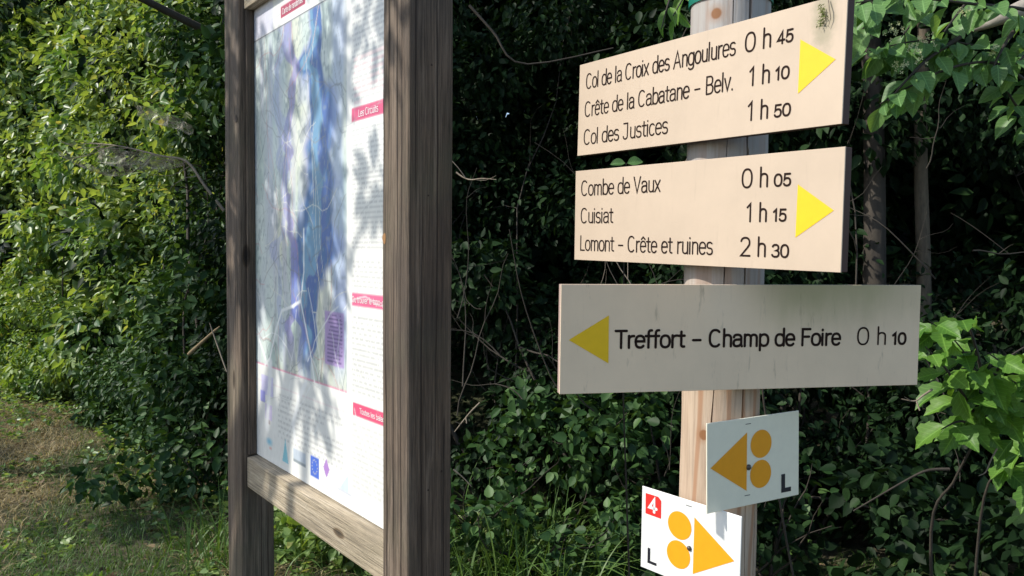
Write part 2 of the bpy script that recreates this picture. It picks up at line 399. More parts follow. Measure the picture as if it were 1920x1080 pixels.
# keep the angular order where cracks wander: sort each ring
VV = []
for iz in range(NZ + 1):
    ring = V[iz * NA:(iz + 1) * NA]; ring.sort(key=lambda p: math.atan2(p[1], p[0])); VV += ring
for iz in range(NZ):
    for k in range(NA):
        k2 = (k + 1) % NA; F.append((iz * NA + k, iz * NA + k2, (iz + 1) * NA + k2, (iz + 1) * NA + k))
F.append(tuple(NZ * NA + k for k in range(NA)))
mesh('timber', VV, F, M.m, post)
GRN = plain('green_band_plastic', (.01, .16, .11), .4)
zb = (PM.inverted() @ P(1369, -9, 1.18)).z
V = []; F = []
for r, z in ((.0605, zb), (.0625, zb), (.0625, zb + .05), (.0605, zb + .05)):
    for k in range(40): V.append((r * math.cos(k * math.pi / 20), r * math.sin(k * math.pi / 20), z))
for i in range(3):
    for k in range(40): F.append((i * 40 + k, i * 40 + (k + 1) % 40, (i + 1) * 40 + (k + 1) % 40, (i + 1) * 40 + k))
mesh('green_band', V, F, GRN, post, smooth=False)

# ------------------------------------------------------------------ direction signs
def frame(c, yaw, roll, tip):
    return Matrix.Translation(Vector(c) + Vector((0, 0, CAMZ))) @ Matrix.Rotation(R(tip), 4, 'X') @ Matrix.Rotation(R(roll), 4, 'Y') @ Matrix.Rotation(R(yaw), 4, 'Z')
def signmat(name, basec, algae, moss):
    M = NT(name); v = M.coord((1, 1, 1)); n = M.noise(v, 9, 5, .65); c = M.mix(M.ramp(n, [(.40, G), (.68, (.9,) * 3)]), basec, tuple(x * .91 for x in basec))
    dr = M.noise(M.coord((1, 1, .09)), 90, 4, .7); c = M.mix(M.ramp(dr, [(.60, G), (.78, (.35,) * 3)]), c, tuple(x * .72 for x in basec))
    sc_ = M.noise(M.coord((.12, 1, 1), loc=(.2, .1, .3)), 240, 3, .8); c = M.mix(M.ramp(sc_, [(.66, G), (.72, (.30,) * 3)]), c, tuple(x * .8 for x in basec))
    vo = M.n('TexVoronoi'); vo.inputs['Scale'].default_value = 42; M.l(M.coord((1, 0, 1)), vo.inputs['Vector'])
    sepv = M.n('SeparateXYZ'); M.l(vo.outputs['Color'], sepv.inputs[0])
    sz = M.math('MULTIPLY', sepv.outputs[0], .035); spot = M.math('LESS_THAN', vo.outputs['Distance'], sz)
    rare = M.math('GREATER_THAN', sepv.outputs[1], .80)
    c = M.mix(M.math('MULTIPLY', M.math('MULTIPLY', spot, rare), .75), c, (.12, .10, .07))
    s = M.n('SeparateXYZ'); M.l(M.n('TexCoord').outputs['Object'], s.inputs[0])
    def smooth(inp, a, b, o0=0, o1=1):
        r = M.n('MapRange'); r.interpolation_type = 'SMOOTHSTEP'; M.l(inp, r.inputs[0]); r.inputs[1].default_value = a; r.inputs[2].default_value = b; r.inputs[3].default_value = o0; r.inputs[4].default_value = o1; return r.outputs[0]
    if algae:
        edge = M.math('ADD', s.outputs[2], M.math('MULTIPLY', M.math('SUBTRACT', M.noise(M.coord((1, 1, .25)), 30, 4), .5), .06))
        a = M.math('MULTIPLY', smooth(edge, -.01, .075), M.math('MULTIPLY', smooth(s.outputs[0], -.03, .09), smooth(s.outputs[0], .18, .30, 1, .35)))
        c = M.mix(M.math('MULTIPLY', a, .75), c, (.36, .335, .16))
        st = M.ramp(M.noise(M.coord((1, 1, .16), loc=(.4, 0, .2)), 75, 4, .7), [(.60, G), (.72, (.45,) * 3)])
        c = M.mix(st, c, (.20, .16, .10))
    if moss:   # grey run-off smear under the bit of moss
        d = M.n('VectorMath'); d.operation = 'DISTANCE'; M.l(M.coord((1, 0, .42), loc=(-.2285, 0, -.0235)), d.inputs[0])
        wob = M.math('ADD', d.outputs['Value'], M.math('MULTIPLY', M.math('SUBTRACT', M.noise(v, 60, 4, .7), .5), .022))
        c = M.mix(smooth(wob, .008, .024, .62, 0), c, (.26, .24, .15))
    M.col(c).rough(.5); M.bump(M.noise(v, 400, 2), .05, .0004); return M.m
CREAM = signmat('cream_sign_board', (.565, .447, .335), False, False)
CREAM_MOSS = signmat('cream_sign_board_stained', (.565, .447, .335), False, True)
CREAM_ALG = signmat('cream_sign_board_algae_shade_lifted', (.83, .655, .465), True, False)  # same cream, lightened and warmed to lift the shaded board; algae on top
EDGE = plain('sign_edge_shaded', (.085, .048, .040), .6, .2); EDGE2 = plain('sign_edge_sunlit', (.42, .31, .27), .5)  # one edge material: darkened for shade, paled for sun on the lowest sign
def sign(label, mat4, w_, h_, mat, rows, arrow, th=.0155, edge=None):
    t = thing('direction_sign', label, 'sign', mat4, 'hiking direction signs on the round post')
    box(-w_ / 2, w_ / 2, 0, .002, -h_ / 2, h_ / 2, .0004, 1, 'face_board', mat, t)
    box(-w_ / 2 + .0003, w_ / 2 - .0003, .002, th, -h_ / 2 + .0003, h_ / 2 - .0003, .0006, 1, 'back_board', edge or EDGE, t)
    poly('arrow', arrow, -.0004, YEL, t)
    for nm_, s, x0, x1, z, cap, hw in rows: text(s, x0, x1, z, cap, hw, INK, t, name=nm_)
    return t
D_, T_, N_ = 'destination_lettering', 'hour_lettering', 'minute_lettering'
def off(c, roll, tip): return c
s1 = sign('topmost cream direction board with three destinations, grey moss stain near its right end', frame((.2613, 1.2, .254), -56.3, 1.4, 1.28), .520, .158, CREAM_MOSS,
 [(D_, 'Col de la Croix des Angoulures', -.2395, .0880, .0350, .0248, .00125), (T_, '0 h', .1065, .1480, .0350, .0250, .00145), (N_, '45', .1600, .1835, .0358, .0152, .00145),
  (D_, 'Crête de la Cabatane - Belv.', -.2410, .0875, -.0128, .0248, .00125), (T_, '1 h', .1160, .1483, -.0120, .0240, .00145), (N_, '10', .1593, .1800, -.0108, .0152, .00145),
  (D_, 'Col des Justices', -.2414, -.0392, -.0608, .0250, .00125), (T_, '1 h', .1158, .1479, -.0590, .0243, .00145), (N_, '50', .1596, .1845, -.0594, .0152, .00145)],
 [(.195, .0352), (.2475, .0010), (.1948, -.0336)])
s2 = sign('middle cream direction board listing three destinations with a yellow arrow pointing right, clean face', frame((.2595, 1.2, .070), -54.8, .63, 1.77), .516, .155, CREAM,
 [(D_, 'Combe de Vaux', -.2404, -.0536, .0345, .0248, .00125), (T_, '0 h', .1040, .1452, .0336, .0250, .00145), (N_, '05', .1569, .1817, .0335, .0152, .00145),
  (D_, 'Cuisiat', -.2404, -.1602, -.0128, .0248, .00125), (T_, '1 h', .1136, .1450, -.0131, .0240, .00145), (N_, '15', .1570, .1765, -.0128, .0150, .00145),
  (D_, 'Lomont - Crête et ruines', -.2414, .0533, -.0602, .0247, .00125), (T_, '2 h', .1045, .1451, -.0604, .0248, .00145), (N_, '30', .1569, .1822, -.0606, .0160, .00145)],
 [(.1927, .0342), (.2457, -.0004), (.1917, -.0346)])
s3 = sign('lowest and longest cream direction board, shaded, with a yellow arrow pointing left and green algae', frame((.3444, 1.161, -.1122), 11.7, .71, 1.0), .567, .153, CREAM_ALG,
 [(D_, 'Treffort - Champ de Foire', -.2018, .1480, -.0128, .0238, .0019), (T_, '0 h', .1786, .2250, -.0129, .0250, .0014), (N_, '10', .2380, .2603, -.0129, .0162, .0019)],
 [(-.2715, -.0008), (-.2138, .0330), (-.2132, -.0345)], .0125, EDGE2)
# bit of moss and dead leaf caught on the top sign
mo = thing('moss_tuft', 'small tuft of green moss stuck near the top right of the topmost sign', 'moss', s1.matrix_world @ Matrix.Translation((.2190, -.002, .046)))
V = []; F = []
rm = random.Random(3)
for i in range(120):
    t = rm.random() * .62; p = Vector((.004 + .010 * math.sin(t * 4) * (1 - t) + rm.gauss(0, .0022), rm.uniform(-.004, .001), .024 - .040 * t + rm.gauss(0, .002)))
    d = Vector((rm.uniform(-1, 1), rm.uniform(-1, .2), rm.uniform(-1, .6))).normalized() * rm.uniform(.002, .005)
    s_ = d.cross(Vector((rm.random(), rm.random(), rm.random()))).normalized() * .0009
    b = len(V); V += [p - s_, p + s_, p + d]; F.append((b, b + 1, b + 2))
MOSS = leaf_mat('moss', (.14, .18, .04), (.22, .27, .07), (.34, .38, .13), .1, .8)
o = mesh('moss_strands', V, F, MOSS, mo); o['kind'] = 'stuff'
o = tubes('dry_stalk', [([Vector((.016, -.001, .030)), Vector((.020, -.004, .018)), Vector((.0215, -.002, .006)), Vector((.018, -.001, -.004))], [.0007, .0008, .0006, .0003])], PALE, mo, 5)

# ------------------------------------------------------------------ small waymark plates
def circ(cx, cz, r, n=40): return [(cx + r * math.cos(2 * math.pi * i / n), cz + r * math.sin(2 * math.pi * i / n)) for i in range(n)]
PLATE = plain('white_plate_enamel_shaded', (.86, .82, .65), .38); PLATE2 = plain('white_plate_enamel_sunlit', (.82, .82, .79), .38)  # upper plate's white warmed in colour to offset its bluish shade
def Lshape(x0, z0, w_, h_, s1_, s2_): return [(x0, z0), (x0 + w_, z0), (x0 + w_, z0 + s2_), (x0 + s1_, z0 + s2_), (x0 + s1_, z0 + h_), (x0, z0 + h_)]
def screw(x, z, parent, r=.0045):
    V = [(x, -.0035, z)]; F = []; n = 14
    for rr, y in ((r * .6, -.0033), (r, -.0012), (r, -.0001)):
        for k in range(n): V.append((x + rr * math.cos(2 * math.pi * k / n), y, z + rr * math.sin(2 * math.pi * k / n)))
    for k in range(n): F.append((0, 1 + (k + 1) % n, 1 + k))
    for i in range(2):
        for k in range(n):
            a = 1 + i * n; F.append((a + k, a + (k + 1) % n, a + n + (k + 1) % n, a + n + k))
    mesh('screw', V, F, STEEL, parent, smooth=True)
def mark(x, z, parent): text('-', x - .006, x + .006, z - .004, .009, .0005, BLK, parent, name='print_mark')
k_ = 1.1875 / 1.2
p1 = thing('waymark_plate', 'shaded white plate with an orange arrow pointing left, fixed above the red-numbered plate', 'sign', frame((.3630, 1.1875, -.303 * k_), 27.8, -.69, .46), 'small trail plates screwed to the round post')
box(-.0925, .0925, 0, .0022, -.066, .066, .0006, 1, 'plate', PLATE, p1)
poly('arrow', [(-.0861, 0), (-.0153, .0443), (-.0163, -.0434)], -.0004, ORG, p1)
poly('disc', circ(.013, .0238, .0213), -.0004, ORG, p1); poly('disc', circ(.0122, -.0217, .0213), -.0004, ORG, p1)
poly('letter', Lshape(.0548, -.0572, .0205, .0286, .0080, .0068), -.0004, BLK, p1)
screw(-.0123, -.0084, p1); mark(-.0126, .0572, p1); mark(-.0143, -.0499, p1)
p2 = thing('waymark_plate', 'sunlit white plate with a red number square and right-pointing orange arrow, lowest on post', 'sign', frame((.2680, 1.2030, -.4305), -47.8, .4, 2.6), 'small trail plates screwed to the round post')
box(-.090, .090, 0, .0022, -.0665, .0665, .0006, 1, 'plate', PLATE2, p2)
poly('arrow', [(.0803, -.002), (.0104, .0436), (.0099, -.0449)], -.0004, ORG, p2)
poly('disc', circ(-.0163, .023, .0218), -.0004, ORG, p2); poly('disc', circ(-.0172, -.0232, .0218), -.0004, ORG, p2)
poly('letter', Lshape(-.0762, -.0553, .0180, .0250, .0052, .0045), -.0004, BLK, p2)
sq = poly('number_square', [(-.0824, .0571), (-.0575, .0571), (-.0518, .0520), (-.0514, .0235), (-.0820, .0240)], -.0004, REDP, p2)
text('4', -.0735, -.0600, .0305, .0210, .0024, WHT, p2, y=-.0008, name='number')
screw(.0027, -.0071, p2, .0040); mark(.000, .0585, p2)

# ------------------------------------------------------------------ information board
BM = frame((-.469, 1.85, .022), -53, .48, .65)
bd = thing('information_board', 'tall trail information board with weathered map panel between two grey timber posts', 'notice board', BM)
zg = -1.60
def pst(x0, x1, y0, y1, nm_='post'):
    return box(x0, x1, y0, y1, zg, .86, .0055, 3, nm_, POSTW, bd, cuts=40, wob=.0008)
pst(-.479, -.363, -.040, .050); pst(.435, .530, -.040, .052)
box(-.3625, -.3535, -.022, -.001, -.549, .64, .0015, 1, 'batten', POSTW, bd, cuts=10)
box(.4255, .4345, -.022, -.001, -.549, .64, .0015, 1, 'batten', POSTW, bd, cuts=10)
rl = box(-.3615, .4335, -.026, .020, -.636, -.549, .004, 2, 'bottom_rail', RAILW, bd, cuts=16, wob=.0006)
for v in rl.data.vertices:
    if v.co.z > -.56 and v.co.y < -.02: v.co.z -= .0055
box(-.3615, .4335, -.026, .020, .628, .72, .004, 2, 'top_rail', RAILW, bd, cuts=16, wob=.0006)
box(-.3615, .4335, .0022, .012, -.549, .628, 0, 1, 'back_panel', POSTW, bd)
# knots standing a little proud / split checks on the posts
KN = plain('dark_knot', (.035, .022, .015), .8); KO = plain('resin_knot', (.30, .15, .05), .6)
def disc3(name, x, z, y, rx, rz, mat, par, nrm='y'):
    V = [(x, y - .0006, z)] if nrm == 'y' else [(x + .0004, y, z)]; n = 18; F = []
    for k in range(n):
        a = 2 * math.pi * k / n; j = 1 + .12 * math.sin(3 * a + x * 40)
        if nrm == 'y': V.append((x + rx * j * math.cos(a), y, z + rz * j * math.sin(a)))
        else: V.append((x, y + rx * j * math.cos(a), z + rz * j * math.sin(a)))
    for k in range(n): F.append((0, 1 + (k + 1) % n, 1 + k))
    return mesh(name, V, F, mat, par, smooth=True)
disc3('knot', -.383, .345, -.0412, .010, .0095, KN, bd); disc3('knot', .4435, .024, -.0412, .0065, .010, KO, bd)
def checks(lines, par):
    V = []; F = []
    for k, (x, z0, z1, y) in enumerate(lines):
        n = 24; b = len(V)
        for i in range(n + 1):
            t = i / n; z = z0 + (z1 - z0) * t; ww = .0011 * math.sin(math.pi * t) ** .5 + .0001; xx = x + .0015 * math.sin(z * 8 + k) + .0006 * math.sin(z * 37)
            V += [(xx - ww, y, z), (xx + ww, y, z)]
        for i in range(n): F.append((b + 2 * i, b + 2 * i + 1, b + 2 * i + 3, b + 2 * i + 2))
    mesh('check_crack', V, F, KN, par)
checks([(.452, -.95, -.2, -.0406), (.478, -.6, .1, -.0406), (.461, .2, .7, -.0406), (-.402, -.8, .2, -.0406), (-.44, -.2, .7, -.0406), (.448, -.3, .12, -.0406), (.505, -1.0, .5, -.0406), (.490, -.1, .5, -.0406), (.4405, .0, .35, -.0406), (-.385, -.3, .28, -.0406), (-.46, -.9, -.1, -.0406)], bd)
def side_checks(lines, par, x):
    V = []; F = []
    for k, (y, z0, z1) in enumerate(lines):
        n = 24; b = len(V)
        for i in range(n + 1):
            t = i / n; z = z0 + (z1 - z0) * t; ww = .0012 * math.sin(math.pi * t) ** .5 + .0001; yy = y + .0012 * math.sin(z * 7 + k) + .0005 * math.sin(z * 41)
            V += [(x, yy - ww, z), (x, yy + ww, z)]
        for i in range(n): F.append((b + 2 * i, b + 2 * i + 1, b + 2 * i + 3, b + 2 * i + 2))
    mesh('check_crack', V, F, KN, par)
side_checks([(-.012, -.9, .1), (.018, -.4, .6), (.036, -1.0, -.3), (-.025, .1, .75)], bd, .5312); side_checks([(.012, -1.5, -.65), (.03, -1.2, -.7)], bd, -.3618)
for kx, ky, kz, rr1 in ((.5312, .004, .452, .002), (.5312, .006, .33, .002), (.5312, .030, -.40, .0022), (.5312, .002, -.43, .0018), (.5312, .0, .1, .0016)): disc3('nail_hole', kx, kz, ky, rr1, rr1, KN, bd, 'x')

# the printed map: flat print painted into a fine grid of the panel
U0, U1, V0, V1 = -.3602, .4350, -.549, .628
NU, NV = 300, 480
uu = np.linspace(U0, U1, NU); vv = np.linspace(V0, V1, NV); UU, VG = np.meshgrid(uu, vv)
img = np.ones((NV, NU, 3)) * np.array([.76, .76, .72])
def vnoise(sx, sy, seed):
    r = np.random.default_rng(seed); gxn = int((U1 - U0) / sx) + 3; gyn = int((V1 - V0) / sy) + 3; g = r.random((gyn, gxn))
    x = (UU - U0) / sx; y = (VG - V0) / sy; i = x.astype(int); j = y.astype(int); fx = x - i; fy = y - j; fx = fx * fx * (3 - 2 * fx); fy = fy * fy * (3 - 2 * fy)
    return (g[j, i] * (1 - fx) * (1 - fy) + g[j, i + 1] * fx * (1 - fy) + g[j + 1, i] * (1 - fx) * fy + g[j + 1, i + 1] * fx * fy)
def put(mask, colr, a=1.0):
    m = np.clip(mask * a, 0, 1)[..., None]; img[:] = img * (1 - m) + np.array(colr) * m
def rect(u0, u1, v0, v1, soft=.003):
    f = lambda d: np.clip(d / soft + .5, 0, 1)
    return f(UU - u0) * f(u1 - UU) * f(VG - v0) * f(v1 - VG)
def seg(pts, wd):
    out = np.zeros_like(UU)
    for (a, b), (c_, d) in zip(pts[:-1], pts[1:]):
        L2 = (c_ - a) ** 2 + (d - b) ** 2 + 1e-12; t = np.clip(((UU - a) * (c_ - a) + (VG - b) * (d - b)) / L2, 0, 1)
        out = np.maximum(out, np.clip(1.5 - np.hypot(UU - a - t * (c_ - a), VG - b - t * (d - b)) / wd, 0, 1))
    return out
mapzone = rect(-.37, .20, -.30, .545, .004)
n1 = vnoise(.05, .09, 1); n2 = vnoise(.018, .045, 2); n3 = vnoise(.008, .012, 3); n4 = vnoise(.09, .2, 4); n5 = vnoise(.03, .2, 5)
put(mapzone, (.62, .69, .65), 1); put(mapzone * np.clip((n1 - .35) * 2.2, 0, 1), (.42, .53, .49), .8); put(mapzone * np.clip((n3 - .5) * 3, 0, 1) * (n4 > .4), (.22, .30, .30), .5)          # pale green country
put(mapzone * np.clip((n4 - .5) * 3, 0, 1), (.66, .64, .46), .5)              # yellowed patches
put(mapzone * np.clip((n5 - .45) * 3, 0, 1), (.42, .40, .56), .45)              # lilac relief
vk = [-.31, -.16, 0, .3, .5]
wobm = .075 * (vnoise(.3, .07, 21) - .5) + .04 * (vnoise(.12, .028, 22) - .5)
cen = np.interp(VG, vk, [-.03, -.01, .045, .06, .035]) + .05 * (n5 - .5) + wobm; hwv = np.interp(VG, vk, [.014, .030, .070, .068, .022]) * (.75 + .5 * n1)
low = np.clip((VG + .31) * 9, 0, 1)
def band(c0, h0, cl, a, soft=.35): put(mapzone * low * np.clip((1 + soft - np.abs(UU - c0) / h0) / soft, 0, 1), cl, a)
band(cen, hwv * 1.25, (.22, .24, .50), .6); band(cen + .004, hwv, (.055, .15, .36), .96); band(cen - .012, hwv * .35, (.20, .40, .54), .6)
band(cen + hwv * .55, hwv * .35, (.07, .13, .38), .7 * (n2 > .3)); band(-.115 + .03 * (n4 - .5) - wobm * .8, .020, (.26, .22, .50), .75 * (n1 > .3)); band(-.175 + .04 * (n4 - .5) + wobm, .016, (.34, .38, .62), .5)
band(.150 + .02 * n5, .020, (.36, .46, .74), .5, 1)
band(-.055 + wobm, .016, (.14, .20, .52), .8 * np.clip((.05 - VG) * 8, 0, 1))
put(mapzone * np.clip((UU + .37) * -6 + .8, 0, 1) * np.clip((VG - .1) * 4, 0, 1) * (n3 > .5), (.22, .28, .30), .55)
put(mapzone * np.clip((n3 - .66) * 4, 0, 1), (.25, .30, .32), .45)
rs = np.random.default_rng(5)
for k in range(150):                                                             # roads and contour lines
    x, y = rs.uniform(-.36, .20), rs.uniform(-.3, .53); a = rs.uniform(0, 6.28); pts = [(x, y)]
    for _ in range(9):
        a += rs.normal(0, .32); stp = .028 if k < 60 else .009; x += stp * math.cos(a); y += stp * math.sin(a) * 1.6; pts.append((x, y))
    m = seg(pts, (.0011 if k < 60 else .0009) if k % 3 else .0014) * mapzone
    put(m, [(.22, .22, .22), (.55, .25, .25), (.80, .78, .66)][k % 3] if k < 60 else (.16, .19, .22), .6)
put(rect(-.37, .45, .545, .548, .002), (.05, .05, .07), .9)                    # heading rule
put(rect(-.37, -.17, .575, .577, .002), (.4, .42, .45), .6)
put(rect(-.37, -.22, .55, .63, .004), (.60, .60, .72), .8)                     # pale blue corner
put(rect(-.1675, -.0155, .5655, .5935, .002), (.42, .04, .09), 1)
put(rect(.197, .199, -.30, .63, .002), (.45, .48, .55), .6)
def banner(u0, u1, v0, v1, cl): put(rect(u0, u1, v0, v1, .0025), cl, 1)
banner(.224, .44, .2662, .2945, (.60, .07, .17)); banner(.225, .44, -.1140, -.0868, (.72, .13, .26)); banner(.229, .44, -.3435, -.3165, (.70, .08, .18))
put(rect(.088, .186, -.252, -.133, .003), (.40, .28, .55), .9)                 # purple legend box
for v_ in np.arange(-.245, -.14, .0085): put(rect(.10, .178, v_, v_ + .004, .002) * (n3 > .35), (.12, .08, .22), .8)
put(rect(-.36, .20, -.3015, -.2985, .002), (.70, .12, .30), .8)                # pink rule under the map
put(rect(-.36, .20, -.345, -.343, .002), (.6, .4, .45), .6)
def lines(u0, u1, v0, v1, step, seed, dens=.42, dark=.30):                      # blocks of small print, too small to read
    r = np.random.default_rng(seed); v_ = v1
    while v_ > v0:
        ww = u0 + (u1 - u0) * (r.uniform(.6, 1) if r.random() < .3 else 1)
        ph = np.sin(UU * 613 + seed + v_ * 700) * .5 + np.sin(UU * 271 + v_ * 190) * .6 + (n3 - .5) * 1.4 + r.uniform(-.5, .4)
        put(rect(u0, ww, v_ - step * .45, v_, .0018) * (ph > -.5), (dark,) * 3, dens); v_ -= step
lines(.225, .425, .31, .50, .011, 1); lines(.225, .425, .00, .25, .010, 2); lines(.225, .425, -.08, -.02, .010, 12); lines(.225, .425, -.30, -.135, .011, 3); lines(.225, .425, -.50, -.36, .012, 4, .3)
put(rect(.235, .43, .30, .40, .004) * (np.sin(VG * 420) > .1), (.85, .50, .52), .35)
lines(-.20, .18, -.47, -.36, .0135, 5, .4); lines(-.36, -.26, .45, .53, .010, 6, .25)
for (a, b, c_, d, cl, al) in ((-.318, -.233, -.378, -.327, (.55, .52, .78), .8), (-.325, -.29, -.40, -.37, (.30, .30, .70), .9), (-.291, -.2415, -.441, -.4007, (.60, .50, .74), .8), (-.275, -.255, -.452, -.441, (.35, .25, .25), .8),
                         (-.0989, -.0236, -.5129, -.4800, (.45, .52, .60), .9), (-.0989, -.0236, -.5129, -.5060, (.22, .26, .28), .9)): put(rect(a, b, c_, d), cl, al)
put(rect(.0049, .0532, -.524, -.4753, .002), (.06, .14, .55), 1)               # blue flag with a ring of stars
for k in range(12):
    a = k * math.pi / 6; put(np.clip(1.4 - np.hypot(UU - .029 - .015 * math.cos(a), VG + .4995 - .016 * math.sin(a)) / .0017, 0, 1), (.85, .75, .35), .9)
put(np.clip(1.2 - (np.abs(UU - .0942) / .017 + np.abs(VG + .488) / .022) * 1.1, 0, 1) > .1, (.36, .16, .52), .9)
put((np.abs(UU + .1508) < .020 * np.clip((-.468 - VG) / .06, 0, 1)) & (VG > -.528) & (VG < -.468), (.12, .50, .62), .8)
put(np.clip(1.3 - np.hypot((UU + .261) / .022, (VG + .4975) / .010), 0, 1), (.12, .50, .68), .8); put(rect(-.262, -.245, -.516, -.510), (.7, .25, .2), .6)
put((UU - .185 > -.02) & (UU - .185 < .02) & (VG > -.515) & (VG < -.515 + (UU - .165) * .9), (.50, .62, .85), .7); put(rect(.155, .22, -.520, -.517), (.25, .3, .5), .6)
lines(.02, .20, -.540, -.530, .010, 9, .25)
for k in range(44):                                                             # crazing of the old cover sheet: fine dark and white cracks
    x, y = rs.uniform(-.35, .42), rs.uniform(-.52, .5) if k % 2 else rs.uniform(-.5, -.1); a = rs.choice([-1.2, 1.2, .4, 2.0]) + rs.normal(0, .3); pts = [(x, y)]
    for _ in range(10):
        a += rs.normal(0, .22); x += .022 * math.cos(a); y += .022 * math.sin(a); pts.append((x, y))
    if k % 2: put(seg(pts, .0012), (.35, .36, .36), .35)
    elif k < 24: put(seg(pts, rs.uniform(.0012, .0022)), (.82, .84, .83), .6)
for pts, wd in (([(-.29, -.30), (-.255, -.28), (-.21, -.20), (-.17, -.15), (-.10, -.135), (-.05, -.12)], .004), ([(-.25, -.29), (-.26, -.36), (-.28, -.46)], .012), ([(-.02, -.31), (-.06, -.35), (-.10, -.42), (-.09, -.46)], .008), ([(-.03, .05), (-.03, -.05), (-.05, -.12), (.0, -.22), (.03, -.30)], .0028), ([(-.33, -.24), (-.28, -.29), (-.25, -.31)], .005)):
    put(seg(pts, wd), (.84, .85, .84), .85)
img = np.clip(img * (.94 + .1 * n3[..., None]), 0.01, .86)
V3 = np.stack([UU, np.full_like(UU, -.0002), VG], -1).reshape(-1, 3); ii = np.arange(NU * NV).reshape(NV, NU)
F4 = np.stack([ii[:-1, :-1], ii[:-1, 1:], ii[1:, 1:], ii[1:, :-1]], -1).reshape(-1, 4)
M = NT('printed_map_sheet'); at = M.n('VertexColor'); at.layer_name = 'print'; M.col(at.outputs[0]).rough(.5)
M.b.inputs['Coat Weight'].default_value = .25; M.b.inputs['Coat Roughness'].default_value = .12
M.bump(M.noise(M.coord((1, 1, 1)), 25, 3), .08, .003)
mp = npmesh('map_sheet', V3, F4, M.m, bd)
ca = mp.data.color_attributes.new('print', 'FLOAT_COLOR', 'POINT')
ca.data.foreach_set('color', np.concatenate([img.reshape(-1, 3), np.ones((NU * NV, 1))], 1).astype(np.float32).ravel())
WP = plain('faded_white_print', (.80, .74, .74), .4)
text('Les Circuits', .258, .342, .2735, .0135, .0008, WP, bd, y=-.0010, name='banner_lettering')
GL['q'] = GL['g']; GL['O'] = GL['0']; GL['ù'] = GL['u']
text('Où trouver le topo-guide', .228, .395, -.1060, .0120, .0008, WP, bd, y=-.0010, name='banner_lettering')
text('Toutes les balades', .262, .385, -.3350, .0105, .0008, WP, bd, y=-.0010, name='banner_lettering')
text('Carte de randonnee', -.155, -.028, .5725, .0135, .0009, WP, bd, y=-.0010, name='banner_lettering')

# ------------------------------------------------------------------ foliage machinery
def T_oval(bend=.08, w_=.26):
    V = [(0, 0, 0), (.3, w_, .05), (.68, w_ * .8, .02), (1, 0, -bend), (.68, -w_ * .8, .02), (.3, -w_, .05), (.5, 0, -.03)]
    return np.array(V), np.array([(0, 6, 2, 1), (6, 3, 2, 2), (0, 5, 4, 6), (6, 4, 3, 3)])
TV_H = np.array([(0, 0, 0), (.20, .22, .05), (.48, .27, .05), (.78, .14, 0), (1.02, 0, -.09), (.78, -.14, 0), (.48, -.27, .05), (.20, -.22, .05)]); TF_H = np.array([(0, 4, 3, 2, 1), (0, 7, 6, 5, 4)])
TV_R = np.array([(0, 0, 0), (.06, .22, .03), (.28, .38, .06), (.58, .34, .04), (.84, .16, -.03), (1.04, 0, -.12), (.84, -.16, -.03), (.58, -.34, .04), (.28, -.38, .06), (.06, -.22, .03)]); TF_R = np.array([(0, 5, 4, 3, 2, 1), (0, 9, 8, 7, 6, 5)])
def frames(D, N):
    D = D / np.linalg.norm(D, axis=1, keepdims=True); Sd = np.cross(N, D); Sd /= np.linalg.norm(Sd, axis=1, keepdims=True) + 1e-9
    return D, Sd, np.cross(D, Sd)
def leafcloud(name, Pp, D, N, sz, mat, parent, TV=TV_H, TF=TF_H):
    if TV is TV_R: TF = TF_R
    D, Sd, U = frames(D, N); n = len(Pp); k = len(TV)
    V = Pp[:, None] + sz[:, None, None] * (TV[None, :, 0, None] * D[:, None] + TV[None, :, 1, None] * Sd[:, None] + TV[None, :, 2, None] * U[:, None])
    F = (TF[None] + (np.arange(n) * k)[:, None, None]).reshape(-1, TF.shape[1])
    o = npmesh(name, V.reshape(-1, 3), F, mat, parent); o['kind'] = 'stuff'; return o
def leafmesh(name, mat, w_=.30, serr=0.0, curl=.12, lobes=0, seed=0):
    r = random.Random(seed); n = 9; V = []; F = []
    rows = []
    for i in range(n + 1):
        t = i / n; ww = w_ * (math.sin(math.pi * t ** .78) ** .85) * (1 - .25 * t)
        if lobes: ww *= 1 + .16 * math.sin(t * math.pi * lobes)
        zc = -curl * t * t + .012 * math.sin(t * 9 + seed)
        row = []
        for j, s_ in enumerate((-1, -.5, 0, .5, 1)):
            y = s_ * ww; z = zc + abs(s_) * ww * .42 - (.05 * ww if abs(s_) == .5 and i % 2 else 0)
            x = t - abs(s_) * ww * -.25 + (serr * (1 if i % 2 else -1) if abs(s_) == 1 else 0)
            row.append(len(V)); V.append((x, y + (r.uniform(-.01, .01) if s_ else 0), z))
        rows.append(row)
    for i in range(n):
        for j in range(4): F.append((rows[i][j], rows[i + 1][j], rows[i + 1][j + 1], rows[i][j + 1]))
    me = bpy.data.meshes.new(name); me.from_pydata(V, [], F); me.update(); me.materials.append(mat)
    me.polygons.foreach_set('use_smooth', [True] * len(me.polygons)); return me
def place_leaves(me_list, Pp, D, N, sz, parent, name='leaf', inv=None):
    D, Sd, U = frames(D, N); pinv = parent.matrix_world.inverted()
    for i in range(len(Pp)):
        o = bpy.data.objects.new(name, me_list[i % len(me_list)]); COL.objects.link(o); o.parent = parent
        s_ = float(sz[i]); m = Matrix(((D[i][0] * s_, Sd[i][0] * s_, U[i][0] * s_, Pp[i][0]), (D[i][1] * s_, Sd[i][1] * s_, U[i][1] * s_, Pp[i][1]), (D[i][2] * s_, Sd[i][2] * s_, U[i][2] * s_, Pp[i][2]), (0, 0, 0, 1)))
        o.matrix_local = pinv @ m
